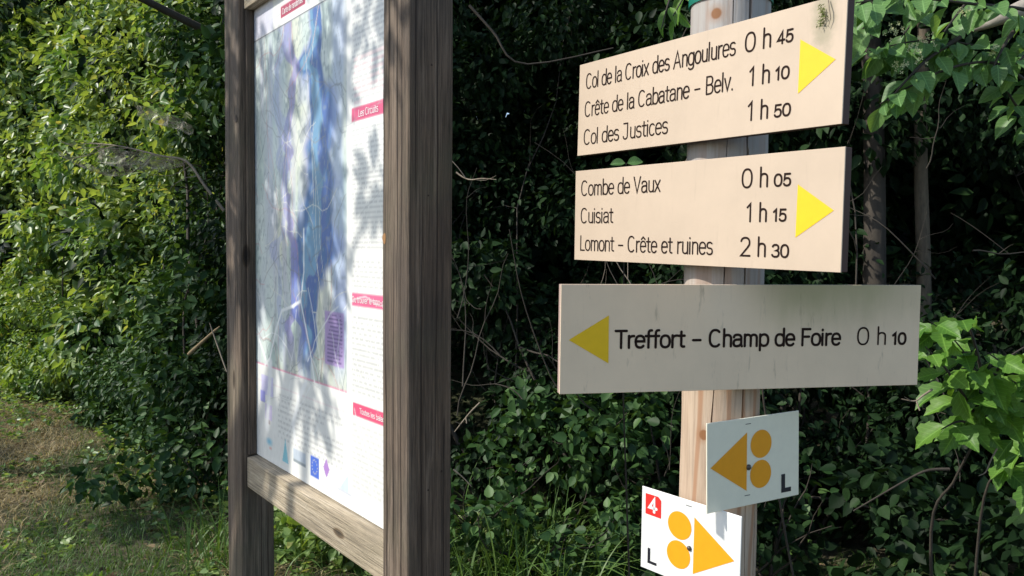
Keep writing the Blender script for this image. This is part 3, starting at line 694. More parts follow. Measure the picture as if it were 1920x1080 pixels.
HL = {id(m): [leafmesh('leaf_blade', m, .27 + .03 * k, 0, .1 + .1 * k, 0, k) for k in range(3)] for m in (L_HEDGE, L_YOUNG, L_DEEPSHADE, L_SHADE)}
def inframe(Pp):
    c, s = math.cos(PITCH), math.sin(PITCH); z = Pp[:, 2] - CAMZ
    fw = Pp[:, 1] * c + z * s; up = -Pp[:, 1] * s + z * c
    fw = np.maximum(fw, .1); return (np.abs(Pp[:, 0] / fw) < .64) & (np.abs(up / fw) < .36), fw
def cloud_points(centers, radii, n_per, size, r, hang=.5, flat=.75, szvar=.35):
    c = np.repeat(np.array(centers), n_per, 0); rad = np.repeat(np.array(radii), n_per); n = len(c)
    d = r.normal(size=(n, 3)); d /= np.linalg.norm(d, axis=1, keepdims=True)
    q_ = rad * (.35 + .7 * r.random(n) ** .5); Pp = c + d * q_[:, None] * np.array([1, 1, flat])
    D = d * .6 + r.normal(size=(n, 3)) * .55; D[:, 2] -= hang
    N = d * .6 + r.normal(size=(n, 3)) * .45; N[:, 2] += .7
    N = N - D * .05
    sz = size * (1 - szvar / 2 + szvar * r.random(n)) * np.repeat(.72 + .55 * r.random(len(centers)), n_per)
    return Pp, D, N, sz
ntotal = 0
def shrub(name, label, cat, basep, centers, radii, n_per, size, mat, group=None, parts=60, stems=5, hang=.5, seed=1, TV=TV_H, trunk=None, bmat=None):
    global ntotal
    r = np.random.default_rng(seed); rr = random.Random(seed)
    t = thing(name, label, cat, Matrix.Translation(basep), group); inv = -Vector(basep)
    Pp, D, N, sz = cloud_points(centers, radii, n_per, size, r, hang)
    ok = Pp[:, 2] > 0.03; Pp, D, N, sz = Pp[ok], D[ok], N[ok], sz[ok]
    ntotal += len(Pp)
    ind = np.zeros(len(Pp), bool)
    if parts:
        vis, fw = inframe(Pp); score = np.where(vis, sz / fw, -1) + r.random(len(Pp)) * .002
        # leaves on the side that looks to the camera
        cc = np.repeat(np.array(centers), n_per, 0)[ok]; front = (cc[:, 1] - Pp[:, 1]) > 0; score = np.where(front, score, -1)
        top_ = np.argsort(-score)[:parts]; top_ = top_[score[top_] > 0]; ind[top_] = True
        place_leaves(HL[id(mat)], Pp[ind], D[ind], N[ind], sz[ind] * 1.05, t)
    k = ~ind
    leafcloud('foliage', Pp[k] - np.array(basep), D[k], N[k], sz[k], mat, t, TV)
    for i in range(stems):
        cz = Vector(centers[rr.randrange(len(centers))]); p0 = Vector((rr.uniform(-.15, .15), rr.uniform(-.1, .15), -.05))
        p1 = cz - Vector(basep); pts = curve(p0, p1, 12, .10, 0, rr); R0 = rr.uniform(.008, .02)
        ln = [(pts, [R0 * (1 - .8 * j / 11) for j in range(12)])]
        for _ in range(3):
            j = rr.randrange(4, 11); e = pts[j] + Vector((rr.uniform(-.5, .5), rr.uniform(-.5, .3), rr.uniform(-.1, .5)))
            ln.append((curve(pts[j], e, 7, .1, 0, rr), [R0 * .4 * (1 - .8 * q_ / 6) for q_ in range(7)]))
        tubes('stem', ln, bmat or BARK, t, 5)
    return t
def lobes_along(x0, x1, z0, z1, n, depth, rr, r0=.28, r1=.55, lean=.12, off=0):
    C = []; Rd = []
    for _ in range(n):
        x = rr.uniform(x0, x1); z = rr.uniform(z0, z1); y = float(hedge_y(x)) + off + rr.random() ** 1.3 * depth + z * lean
        C.append((x, y, z)); Rd.append(rr.uniform(r0, r1))
    return C, Rd

# ------------------------------------------------------------------ the hedge, shrub by shrub from left to right
rr = random.Random(11)
HG = 'shrubs of the roadside hedge'
def hshrub(name, label, x0, x1, zt, n, nper, size, mat, seed, depth=1.5, parts=60, low=.15, off=0, stems=6, hang=.5, r0=.20, r1=.55):
    C, Rd = lobes_along(x0, x1, low, zt, n, depth, random.Random(seed), r0, r1, off=off)
    keep_ = []
    for c_, r_ in zip(C, Rd):           # leave the two young trunks and a few pockets open
        u_ = c_[0] / c_[1]; v_ = (c_[2] - CAMZ) / c_[1]; m_ = r_ / c_[1]
        if not (.455 - m_ < u_ < .52 + m_ and .0 - m_ < v_ < .075 + m_ and c_[1] < 4.6): keep_.append((c_, r_))
    C = [k_[0] for k_ in keep_]; Rd = [k_[1] for k_ in keep_]
    xm = (x0 + x1) / 2; ym = float(hedge_y(xm)) + .5
    return shrub(name, label, 'shrub', (xm, ym, max(gz(xm, ym), 0)), C, Rd, nper, size, mat, HG, parts, stems, hang, seed)
hshrub('hazel_shrub', 'sunlit leafy shrub at the far left edge, farthest along the hedge', -9.5, -6.0, 5.2, 85, 330, .12, L_HEDGE, 21, parts=90, off=.45)
hshrub('hazel_shrub', 'bright large-leaved shrub behind the dead webbed branch, left of the board', -6.9, -3.7, 4.9, 122, 400, .100, L_HEDGE, 22, parts=200, off=.45)
hshrub('hazel_shrub', 'half-shaded shrub between the webbed branch and the left post of the board', -4.0, -2.5, 4.2, 60, 420, .080, L_HEDGE, 23, parts=160, off=.4)
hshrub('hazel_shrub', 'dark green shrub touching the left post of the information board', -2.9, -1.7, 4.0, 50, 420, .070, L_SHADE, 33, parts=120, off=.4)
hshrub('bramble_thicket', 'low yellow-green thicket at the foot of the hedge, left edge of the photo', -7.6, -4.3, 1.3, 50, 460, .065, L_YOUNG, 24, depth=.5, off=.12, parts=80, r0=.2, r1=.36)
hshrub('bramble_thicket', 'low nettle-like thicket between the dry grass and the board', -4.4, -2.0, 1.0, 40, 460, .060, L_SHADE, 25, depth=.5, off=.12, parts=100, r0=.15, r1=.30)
hshrub('privet_shrub', 'deeply shaded shrub behind the information board', -2.0, -.6, 3.7, 46, 420, .06, L_DEEPSHADE, 26, parts=20, depth=1.6, off=.4)
hshrub('privet_shrub', 'shaded shrub between the information board and the signpost', -.8, 1.0, 3.6, 36, 400, .06, L_DEEPSHADE, 27, parts=110, depth=1.8, off=.6)
hshrub('privet_shrub', 'low dark undergrowth filling the foot of the middle hedge', -1.9, 3.4, 1.5, 50, 380, .065, L_DEEPSHADE, 35, parts=60, depth=.9, off=.2, r0=.2, r1=.4)
hshrub('privet_shrub', 'shaded shrub behind the direction signs', .9, 2.2, 3.6, 46, 400, .06, L_DEEPSHADE, 28, parts=40, depth=1.5, off=.25)
hshrub('privet_shrub', 'dark shrub at the right edge behind the bright near leaves', 2.1, 4.4, 3.6, 52, 400, .06, L_DEEPSHADE, 29, parts=90, depth=1.5, off=.3)

# woodland behind: trees whose crowns close the view
def tree(label, x, y, r0, h, centers, radii, nper, size, mat, seed, group='trees behind the hedge', parts=0, lean=(0, 0)):
    z0 = gz(x, y); t = thing('woodland_tree', label, 'tree', Matrix.Translation((x, y, z0)), group); q_ = random.Random(seed); r = np.random.default_rng(seed)
    p1 = Vector((lean[0], lean[1], h)); pts = curve(Vector((0, 0, -.2)), p1, 16, .02, 0, q_)
    tubes('trunk', [(pts, [r0 * (1.15 if i == 0 else 1 - .65 * i / 15) for i in range(16)])], BARK, t, 10)
    base_ = Vector((x, y, z0))
    for c_ in centers[::3]:
        j = q_.randrange(8, 15); e = Vector(c_) - base_; L = (e - pts[j]).length
        tubes('limb', [(curve(pts[j], e, 9, .07, .08 * L, q_), [r0 * .35 * (1 - .85 * k / 8) for k in range(9)])], BARK, t, 6)
    Pp, D, N, sz = cloud_points(centers, radii, nper, size, r)
    leafcloud('crown', Pp - np.array(base_), D, N, sz, mat, t); return t
def blob(n, c, s_, rr_, r0=.5, r1=.9):
    C = []; Rd = []
    for _ in range(n):
        C.append(tuple(c[i] + rr_.uniform(-1, 1) * s_[i] for i in range(3))); Rd.append(rr_.uniform(r0, r1))
    return C, Rd
q7 = random.Random(77)
for k, (lb, x, y, h, n, s_) in enumerate([
    ('tall woodland tree behind the far left of the hedge', -9.5, 15, 7, 60, (3.2, 1.6, 3.6)),
    ('woodland tree behind the hedge above the dead webbed branch', -5.2, 12, 7, 60, (2.6, 1.6, 3.4)),
    ('woodland tree behind the left post of the board', -2.2, 9.6, 6.5, 50, (2.0, 1.4, 3.2)),
    ('woodland tree in deep shade between board and signpost', .6, 8.6, 6.5, 50, (2.0, 1.4, 3.0)),
    ('woodland tree in deep shade behind the signs', 3.4, 8, 6.5, 50, (2.0, 1.4, 3.0)),
    ('woodland tree behind the right edge of the photo', 6.4, 7.4, 6.5, 50, (2.2, 1.6, 3.0))]):
    C, Rd = blob(n + 34, (x, y, 3.9), s_, q7, .6, 1.05); tree(lb, x, y, .14, h, C, Rd, 480, .15, L_DEEPSHADE, 100 + k)

# two trunks standing to the right of the signs
for k, (lb, px_, Y, r_, ln) in enumerate([('broad shaded tree trunk right of the middle sign', 1672, 4.5, .070, (-.15, .1)), ('slimmer sun-flecked tree trunk just right of the broad trunk', 1716, 4.5, .045, (.08, .05))]):
    b_ = P(px_, 530, Y); t = thing('slender_tree', lb, 'tree', Matrix.Translation((b_.x, Y, 0)), 'young trunks behind the signs')
    pts = curve(Vector((0, 0, -.1)), Vector((ln[0], ln[1], 4.2)), 20, .02, 0, random.Random(k + 4))
    tubes('trunk', [(pts, [r_ * (1 - .4 * i / 19) for i in range(20)])], BARK if k == 0 else MIDB, t, 12)
    C, Rd = blob(12, (b_.x, Y + .2, 4.0), (.7, .6, .5), random.Random(k)); Pp, D, N, sz = cloud_points(C, Rd, 260, .07, np.random.default_rng(k))
    leafcloud('crown', Pp - np.array([b_.x, Y, 0]), D, N, sz, L_DEEPSHADE, t)

# overhanging trees to the left, out of the frame: they cast the broken shade on board, hedge foot and path
def offtree(label, tx, ty, h, r0, clusters, nper, size, seed, mat=L_HEDGE):
    C = [c[:3] for c in clusters]; Rd = [c[3] for c in clusters]
    return tree(label, tx, ty, r0, h, C, Rd, nper, size, mat, seed, 'overhanging roadside trees')
q8 = random.Random(5)
def shade(targets, t0, t1, r0, r1, keep=()):        # leaf clusters of the limbs between the given spots and the sun
    out = []
    for tg in targets:
        t = q8.uniform(t0, t1); c = Vector(tg) + SUN * t; rd = q8.uniform(r0, r1); bad = False
        for k_, kr in keep:
            v = c - Vector(k_); d = (v - SUN * v.dot(SUN)).length
            if d < rd + kr: bad = True
        if not bad: out.append((c.x, c.y, c.z, rd))
    return out
fleck = [((q8.uniform(-1.0, 2.6), q8.uniform(3.9, 5.0), q8.uniform(.3, 3.0)), q8.uniform(.03, .09)) for _ in range(14)] + [((2.27, 4.45, 1.62), .09), ((2.1, 4.4, 1.9), .05), ((-.05, 3.9, .5), .16), ((.12, 4.2, 1.1), .10), ((-.35, 3.8, .25), .12), ((-1.0, 4.1, .2), .38), ((1.65, 4.4, 1.5), .10), ((.5, 4.6, 2.2), .06)]
near_ = [((.26, 1.2, 1.8), .4), ((.3, 1.2, 1.2), .4), ((1.2, 1.9, 1.3), .35), ((1.25, 1.9, 2.1), .55), ((.85, 1.85, 2.05), .5), ((1.35, 2.0, 1.75), .45), ((-.5, 1.85, 1.3), .5)]
T_ = [(q8.uniform(-1.6, 3.6), q8.uniform(3.7, 5.6), q8.uniform(.1, 3.2)) for _ in range(90)]
cl = [c for c in shade(T_, 3.9, 5.6, .38, .6, fleck + near_) if c[2] > 3.4 and c[1] > 1.9]
offtree('broad tree leaning over the dark middle of the hedge', -1.2, 6.6, 5.2, .13, cl, 330, .085, 201)
cl = []                                          # limb that dapples the map panel
def bp(u, v): return tuple(BM @ Vector((u, 0, v)))
T_ = [bp(q8.uniform(-.42, .18), q8.uniform(-.05, .75)) for _ in range(30)] + [bp(q8.uniform(-.40, -.18), q8.uniform(-.25, 0)) for _ in range(4)] + [bp(q8.uniform(.0, .14), q8.uniform(-.36, -.05)) for _ in range(5)] + [bp(.33, .13), bp(.36, .55), bp(.30, .45), bp(.42, .62), bp(.47, .35), bp(.48, .72), bp(-.42, .5), bp(-.43, .3), bp(-.42, -.1)]
cl = shade(T_, 1.7, 2.5, .05, .095)
offtree('tree whose leafy limb hangs beside the information board, left of the photo', -4.6, 1.6, 4.4, .1, cl, 30, .055, 202)
T_ = [(x, y, 0) for x, y in [(q8.uniform(-5.8, -1.4), q8.uniform(3.6, 8.0)) for _ in range(70)] if y < hedge_y(x) + .2 and math.sin(x * 1.5 + y * 2.9) < .20]
cl = shade(T_, 2.7, 3.6, .20, .38, [((-2.75, 5.9, 0), .22), ((-3.3, 5.6, 0), .18), ((-5.6, 8.6, 0), .4), ((-2.3, 5.2, 0), .12)])
offtree('small roadside tree shading the dry grass, left of the photo', -6.9, 4.4, 2.2, .07, cl, 200, .07, 203)
T_ = [(q8.uniform(-2.6, -1.5), q8.uniform(4.9, 5.6), q8.uniform(.6, 3.0)) for _ in range(16)] + [(q8.uniform(-5.5, -2.6), q8.uniform(6.4, 8.4), q8.uniform(.6, 3.6)) for _ in range(12)]
cl = shade(T_, 3.6, 4.8, .14, .32)
offtree('thin tree speckling the hedge beside the board with shade', -6.6, 5.2, 5.0, .07, cl, 120, .07, 204)

# ------------------------------------------------------------------ bare twigs and stems in the undergrowth
q9 = random.Random(31); seen_ = set()
for k in range(34):
    if k < 22: px_, py = q9.uniform(850, 1300), q9.uniform(250, 900)
    else: px_, py = q9.uniform(1600, 1920), q9.uniform(300, 1000)
    Y = q9.uniform(3.2, 4.3); a = P(px_, py, Y); dx = q9.uniform(-.5, .5); dz = q9.uniform(-.2, .9); b_ = a + Vector((dx, q9.uniform(-.2, .3), dz))
    L0 = curve(a, b_, 12, .09, 0, q9); r_ = q9.uniform(.0012, .0045); ln = [(L0, [r_ * (1 - .7 * i / 11) for i in range(12)])]
    for _ in range(2):
        j = q9.randrange(3, 10); e = L0[j] + Vector((q9.uniform(-.2, .2), q9.uniform(-.1, .1), q9.uniform(-.05, .25)))
        ln.append((curve(L0[j], e, 6, .1, 0, q9), [r_ * .5 * (1 - .7 * i / 5) for i in range(6)]))
    pale = k % 7 == 0
    o = tubes('bare_twig', ln, PALE if pale else BARK, None, 5)
    size_ = 'thick' if r_ > .0034 else ('thin' if r_ < .0022 else 'slender')
    lean_ = 'lying nearly level' if abs(dz) < abs(dx) * .5 else ('upright' if abs(dx) < .12 else ('leaning right' if dx * dz > 0 else 'leaning left'))
    hgt = 'high up' if py < 420 else ('at mid height' if py < 680 else 'low down')
    if k < 22: wh = 'beside the board post' if px_ < 960 else ('halfway between board and signs' if px_ < 1060 else 'behind the direction signs')
    else: wh = 'just right of the signs' if px_ < 1760 else 'near the right edge'
    lb_ = '%s %s twig %s in the undergrowth, %s %s' % (size_, 'pale' if pale else 'dark', lean_, hgt, wh)
    if lb_ in seen_: bpy.data.objects.remove(o); continue
    seen_.add(lb_)
    tag(o, lb_, 'twig', 'bare twigs between board and signpost' if k < 22 else 'bare twigs at the right')

# dead branch with old web, left
db = thing('dead_branch', 'pale dead branch wrapped in old grey web in front of the left hedge', 'branch', Matrix.Translation(P(400, 380, 5.3)))
inv = Vector(db.location)
def rel(pts): return [p - inv for p in pts]
mainb = smoothline([P(420, 395, 5.3), P(385, 350, 5.3), P(350, 303, 5.35), P(300, 292, 5.4), P(230, 275, 5.5), P(170, 268, 5.6)], 26)
ln = [(rel(mainb), [.011 * (1 - .8 * i / 25) + .001 for i in range(26)])]
for _ in range(16):
    j = q9.randrange(7, 25); e = mainb[j] + Vector((q9.uniform(-.45, .1), q9.uniform(-.15, .1), q9.uniform(-.18, .12)))
    ln.append((rel(curve(mainb[j], e, 7, .12, -.03, q9)), [.003 * (1 - .7 * i / 6) for i in range(7)]))
tubes('branch_wood', ln, PALE, db, 5)
M = NT('old_web'); M.col((.40, .37, .30)).rough(.9); tr = M.n('BsdfTransparent'); ms = M.n('MixShader')
M.l(M.ramp(M.noise(M.coord((1, 1, 1)), 26, 5, .7), [(.36, G), (.64, (.8,) * 3)]), ms.inputs[0]); M.l(tr.outputs[0], ms.inputs[1]); M.l(M.b.outputs[0], ms.inputs[2]); M.l(ms.outputs[0], M.out.inputs[0])
def webpatch(ptsA, ptsB, nm_='web'):
    A = smoothline(ptsA, 24); B = smoothline(ptsB, 24); V = []; F = []
    for i in range(24):
        for j in range(9):
            t = j / 8; p = A[i].lerp(B[i], t); p = p + Vector((0, .05 * math.sin(t * 3.14) + .02 * math.sin(i * 1.1 + j), -.03 * math.sin(t * 3.14))); V.append(p - inv)
    for i in range(23):
        for j in range(8): a = i * 9 + j; F.append((a, a + 1, a + 10, a + 9))
    mesh(nm_, V, F, M.m, db, smooth=True)
webpatch([P(100, 280, 5.65), P(150, 300, 5.6), P(200, 318, 5.5), P(250, 300, 5.45), P(310, 300, 5.4)], [P(108, 283, 5.65), P(155, 312, 5.6), P(210, 325, 5.5), P(258, 316, 5.45), P(300, 322, 5.4)])
webpatch([P(180, 276, 5.6), P(220, 280, 5.5), P(260, 286, 5.45), P(300, 292, 5.4), P(340, 300, 5.35)], [P(172, 300, 5.6), P(215, 312, 5.5), P(255, 308, 5.45), P(298, 318, 5.4), P(330, 306, 5.35)])
webpatch([P(250, 195, 5.6), P(290, 205, 5.5), P(320, 215, 5.4), P(360, 235, 5.3)], [P(255, 215, 5.6), P(290, 232, 5.5), P(325, 240, 5.4), P(350, 250, 5.3)])

# broken sticks by the board
o = tubes('broken_stick', [(smoothline([P(353, 665, 4.7), P(375, 645, 4.7), P(412, 612, 4.7)], 8), [.009, .011, .011, .010, .010, .009, .008, .003])], bark('tan_broken_wood', (.12, .08, .04), (.26, .19, .10), 50), None, 8)
tag(o, 'thick broken tan stick poking out of the hedge beside the left post', 'stick')
o = tubes('dry_stem', [(smoothline([P(393, 605, 4.5), P(405, 640, 4.5), P(425, 697, 4.45)], 8), [.002, .003, .004, .004, .004, .004, .004, .003])], PALE, None, 5)
tag(o, 'thin straight orange-brown dry stem crossing the broken stick', 'stem')
gl = tubes('pale_limb', [(smoothline([P(2080, -60, 2.3), P(1930, 12, 2.25), P(1880, 32, 2.25), P(1830, 52, 2.3), P(1790, 60, 2.35)], 14), [.03, .029, .028, .027, .026, .024, .022, .019, .016, .013, .010, .007, .004, .002])], bark('grey_limb_bark', (.22, .19, .15), (.42, .38, .32), 40), None, 10)
tag(gl, 'thick pale grey dead limb behind the leaves at the top right corner', 'branch')
for k, (a, lb) in enumerate([([(1870, 840), (1858, 862), (1848, 885), (1835, 892)], 'curved pale bare twig hanging below the right-hand leaves'), ([(1748, 730), (1730, 742), (1715, 752), (1690, 748)], 'forked pale twig just below the right end of the lowest sign'), ([(1780, 880), (1740, 882), (1700, 900), (1600, 958)], 'long arching dead bramble cane in the shade at lower right'),
                           ([(1058, 740), (1030, 700), (980, 560), (955, 430)], 'dim upright cane left of the lowest sign'), ([(900, 755), (880, 775), (852, 810)], 'pale dry twig leaning beside the right post of the board'), ([(850, 880), (868, 895), (884, 912)], 'short pale stem in the grass beside the right post of the board'), ([(880, 10), (925, 60), (980, 120), (1150, 90)], 'dark bare branch crossing the shade above the top sign')]):
    Y = [2.0, 1.9, 2.7, 3.2, 3.2, 3.4, 3.0][k]; rad = [.0025, .003, .006, .004, .004, .004, .006][k]
    pts = smoothline([P(x, y, Y) for x, y in a], 14); ln = [(pts, [rad * (1 - .6 * i / 13) for i in range(14)])]
    if k in (1, 4): ln.append((smoothline([pts[8], pts[8] + Vector((.004, -.01, -.022))], 4), [rad * .6] * 4)); ln.append((smoothline([pts[10], pts[10] + Vector((-.02, -.01, .012))], 4), [rad * .5, rad * .4, rad * .3, rad * .2]))
    o = tubes('cane' if k in (2, 3) else 'bare_twig', ln, BARK if k in (2, 3, 6) else PALE, None, 6); tag(o, lb, 'twig')

# ------------------------------------------------------------------ near shrubs with large leaves
def near_shrub(name, label, basep, branches, leaves, mat, size, seed, wid, serr, lobes=0, thick=.006, extra=None, step=.035, droop=.5):
    rq = random.Random(seed); t = thing(name, label, 'shrub', Matrix.Translation(basep)); b0 = Vector(basep)
    Pp = []; D = []; N = []; sz = []
    for k, br in enumerate(branches):
        pts = smoothline(br, 5 * len(br)); n = len(pts); rads = [thick * (1 - .75 * i / (n - 1)) for i in range(n)]
        tubes('branch', [([p - b0 for p in pts], rads)], BARK, t, 6)
        L = sum((pts[i + 1] - pts[i]).length for i in range(n - 1)); m = max(3, int(L / step)); 
        for i in range(m):
            f = (i + .5 * rq.random()) / m
            if f < .55 and (br[0] - b0).length < .2: continue
            j = min(int(f * (n - 1)), n - 2); p = pts[j].lerp(pts[j + 1], f * (n - 1) - j); tg = (pts[j + 1] - pts[j]).normalized()
            sd = tg.cross(Vector((0, 0, 1))).normalized()
            for s_ in ((-1, 1) if leaves == 'opposite' else (rq.choice((-1, 1)),)):
                st = Vector((rq.uniform(-.3, .3), rq.uniform(-.5, .2), rq.uniform(-.9, .1) - droop * .5))
                d = (tg * rq.uniform(.2, .7) + sd * s_ * rq.uniform(.3, .9) + st).normalized(); pe = p + d * size * .22
                Pp.append(pe); D.append(d); N.append(Vector((-.45, -.45, .75)) + Vector((rq.gauss(0, .4), rq.gauss(0, .4), rq.gauss(0, .3)))); sz.append(size * rq.uniform(.7, 1.15))
    Pp = np.array(Pp); D = np.array(D); N = np.array(N); sz = np.array(sz)
    ms_ = [leafmesh('leaf_blade', mat, wid * (.9 + .1 * k), serr, .08 + .09 * k, lobes, k + seed) for k in range(4)]
    if len(Pp) > 290: Pp, D, N, sz = Pp[:290], D[:290], N[:290], sz[:290]
    place_leaves(ms_, Pp, D, N, sz, t)
    if extra: extra(t, b0)
    return t
FL = plain('cream_flower', (.62, .62, .32), .6)
def flowers(t, b0):
    rq = random.Random(9)
    for px_, py, Y in ((1676, 56, 1.86), (1718, 100, 1.86), (1730, 78, 1.9), (1862, 92, 1.9), (1806, 18, 1.9), (1690, 120, 1.86)):
        c = P(px_, py, Y) - b0; V = []; F = []
        for _ in range(16):
            p = c + Vector((rq.gauss(0, .010), rq.gauss(0, .006), rq.gauss(0, .010)))
            for k in range(4):
                a = k * math.pi / 2 + rq.random(); d = Vector((math.cos(a), -.4, math.sin(a))) * .0055; s_ = Vector((-math.sin(a), 0, math.cos(a))) * .0012
                b = len(V); V += [p, p + d * .6 + s_, p + d, p + d * .6 - s_]; F.append((b, b + 1, b + 2, b + 3))
        mesh('flower_cluster', V, F, FL, t)
Q = lambda *a: [P(x, y, Y) for x, y, Y in a]
base1 = Vector((2.05, 2.35, 0))
near_shrub('dogwood_shrub', 'near leafy branches with small cream flowers hanging in at top right', base1,
 [[base1, P(2150, 600, 2.2), P(2050, 250, 2.15)] + Q((1960, 120, 2.1), (1850, 90, 1.98), (1740, 75, 1.93), (1630, 95, 1.88)),
  Q((2050, 60, 2.1), (1930, 20, 2), (1830, 8, 1.9), (1700, -5, 1.85), (1605, 5, 1.8)),
  Q((2050, 230, 2.1), (1950, 170, 2.05), (1870, 120, 1.95), (1790, 125, 1.9), (1710, 160, 1.88), (1650, 195, 1.88)),
  Q((1800, 70, 1.93), (1740, 110, 1.9), (1700, 150, 1.86), (1665, 190, 1.86)), Q((2000, -60, 2.0), (1850, -50, 1.95), (1740, -50, 1.9), (1640, -40, 1.86)),
  Q((1900, 60, 1.95), (1880, 90, 1.92), (1860, 130, 1.9)), Q((1960, 60, 1.95), (1930, 95, 1.9), (1905, 120, 1.88)), Q((2000, 300, 2.2), (1940, 240, 2.1), (1900, 190, 2.05), (1880, 150, 2.0)), Q((1760, -30, 2.0), (1720, 30, 2.0), (1690, 70, 1.98)), Q((1850, -40, 2.1), (1800, 20, 2.1), (1770, 60, 2.05)),
  Q((1720, -40, 1.95), (1660, 10, 1.92), (1625, 50, 1.9))],
 'opposite', L_NEAR, .068, 41, .31, 0, 0, .006, flowers, .048)
base2 = Vector((1.35, 2.45, 0))
near_shrub('bramble_bush', 'bright lobed-leaf bush beside the right end of the lowest sign', base2,
 [[base2, P(1745, 1010, 2.3), P(1790, 900, 2.2), P(1830, 820, 2.1), P(1850, 740, 2.0), P(1800, 650, 1.95), P(1740, 600, 1.9)],
  [P(1850, 740, 2.0), P(1880, 680, 1.95), P(1940, 640, 1.95)], [P(1830, 780, 2.05), P(1780, 700, 1.9), P(1735, 650, 1.86)],
  [P(1960, 790, 2.05), P(1920, 730, 2.0), P(1860, 700, 1.95), P(1800, 690, 1.9)], [P(1835, 800, 2.1), P(1800, 790, 2.0), P(1765, 805, 1.95)], [P(1940, 900, 2.1), P(1900, 800, 2.05), P(1870, 750, 2.0)],
  [P(1850, 740, 2.0), P(1820, 620, 1.95), P(1790, 590, 1.92)], [P(1960, 700, 2.0), P(1900, 690, 1.95), P(1850, 660, 1.9)], [base2 + Vector((.1, .05, 0)), P(1840, 960, 2.3), P(1900, 860, 2.2), P(1960, 760, 2.1)]],
 'opposite', L_BRIGHT, .080, 42, .35, .028, 5, .005, None, .060)
base3 = Vector((.95, 2.3, 0))
near_shrub('ash_sapling', 'narrow leaves hanging behind the top of the post, left side', base3,
 [[P(1330, -260, 1.75), P(1310, -120, 1.7), P(1292, -30, 1.62), P(1262, 30, 1.55)], [P(1310, -120, 1.7), P(1275, -50, 1.62), P(1255, 0, 1.58), P(1240, 55, 1.55)], [P(1310, -150, 1.7), P(1230, -80, 1.62), P(1190, -30, 1.6)],
  [base3, Vector((.72, 2.3, 1.2)), Vector((.62, 2.1, 2.2)), P(1330, -260, 1.75)]],
 'opposite', L_BRIGHT, .062, 43, .21, 0, 0, .004, None, .085, .9)
lp = thing('seedling', 'two round green leaves showing between the top and middle signs', 'plant', Matrix.Translation(P(1172, 320, 1.9)))
place_leaves([leafmesh('leaf_blade', L_NEAR, .40, 0, .1, 0, 3)], np.array([P(1172, 306, 1.9), P(1176, 306, 1.9)]), np.array([(-1, .1, .0), (1, 0, .15)]), np.array([(-.3, -.7, .6), (-.3, -.8, .5)]), np.array([.035, .038]), lp)
tubes('stem', [([Vector((0, 0, 0)) , Vector((.003, 0, .018))], [.001, .001]), ([Vector((0, 0, 0)), Vector((.01, .1, -.5)), Vector((.05, .2, -1.2))], [.001, .002, .003])], BARK, lp, 5)

# ------------------------------------------------------------------ grass and ground plants
def blades(name, X, Y, h, bend, wd, mat, r, kind=True, label=None, seg_=3, parent=None):
    n = len(X); a = r.random(n) * 6.283; Z = ground_h(X, Y); rowsV = []
    bx, by = np.cos(a) * bend * h, np.sin(a) * bend * h; sx, sy = -np.sin(a + r.normal(0, .6, n)), np.cos(a)
    for k in range(seg_ + 1):
        t = k / seg_; c_ = np.stack([X + bx * t * t, Y + by * t * t, Z + h * (t - .35 * np.minimum(bend, 1.6) * t ** 3)], -1)
        ww = wd * (1 - t) ** .7 + .0002; s_ = np.stack([sx * ww, sy * ww, np.zeros(n)], -1)
        rowsV += [c_ - s_, c_ + s_]
    V = np.stack(rowsV, 1).reshape(-1, 3); K = 2 * (seg_ + 1)
    f = np.array([(2 * k, 2 * k + 1, 2 * k + 3, 2 * k + 2) for k in range(seg_)])
    F = (f[None] + (np.arange(n) * K)[:, None, None]).reshape(-1, 4)
    o = npmesh(name, V, F, mat, parent); o['kind'] = 'stuff'
    if label: tag(o, label, 'grass')
    return o
r = np.random.default_rng(50)
def scatter(n, x0, x1, y0, y1, dist=None):
    X = r.uniform(x0, x1, n); Y = r.uniform(y0, y1, n); ok = (Y < hedge_y(X) + .35) & (np.abs(X / Y) < .72)
    return X[ok], Y[ok]
X, Y = scatter(230000, -8, 2.5, 2.8, 11.5); keep = r.random(len(X)) < np.clip(1.6 - Y / 9, .3, 1); X, Y = X[keep], Y[keep]
pat = np.sin(X * 2.3 + np.sin(Y * 1.7) * 1.5) * np.cos(Y * 2.1 + X) + r.normal(0, .45, len(X)) + np.clip(X + 2.9, -.3, 1) * .9
pat += .5 * np.sin(X * 5.3 + Y * 3.1); d = pat < .25
blades('dry_grass', X[d], Y[d], r.uniform(.025, .085, d.sum()), r.uniform(.9, 2.6, d.sum()), r.uniform(.0010, .0028, d.sum()), STRAW, r, label='short dry yellowed grass and straw on the path edge at lower left')
d = ~d
blades('green_grass', X[d], Y[d], r.uniform(.03, .09, d.sum()), r.uniform(.4, 1.6, d.sum()), r.uniform(.001, .0025, d.sum()), GRASS, r, label='sparse green grass among the dry grass at lower left')
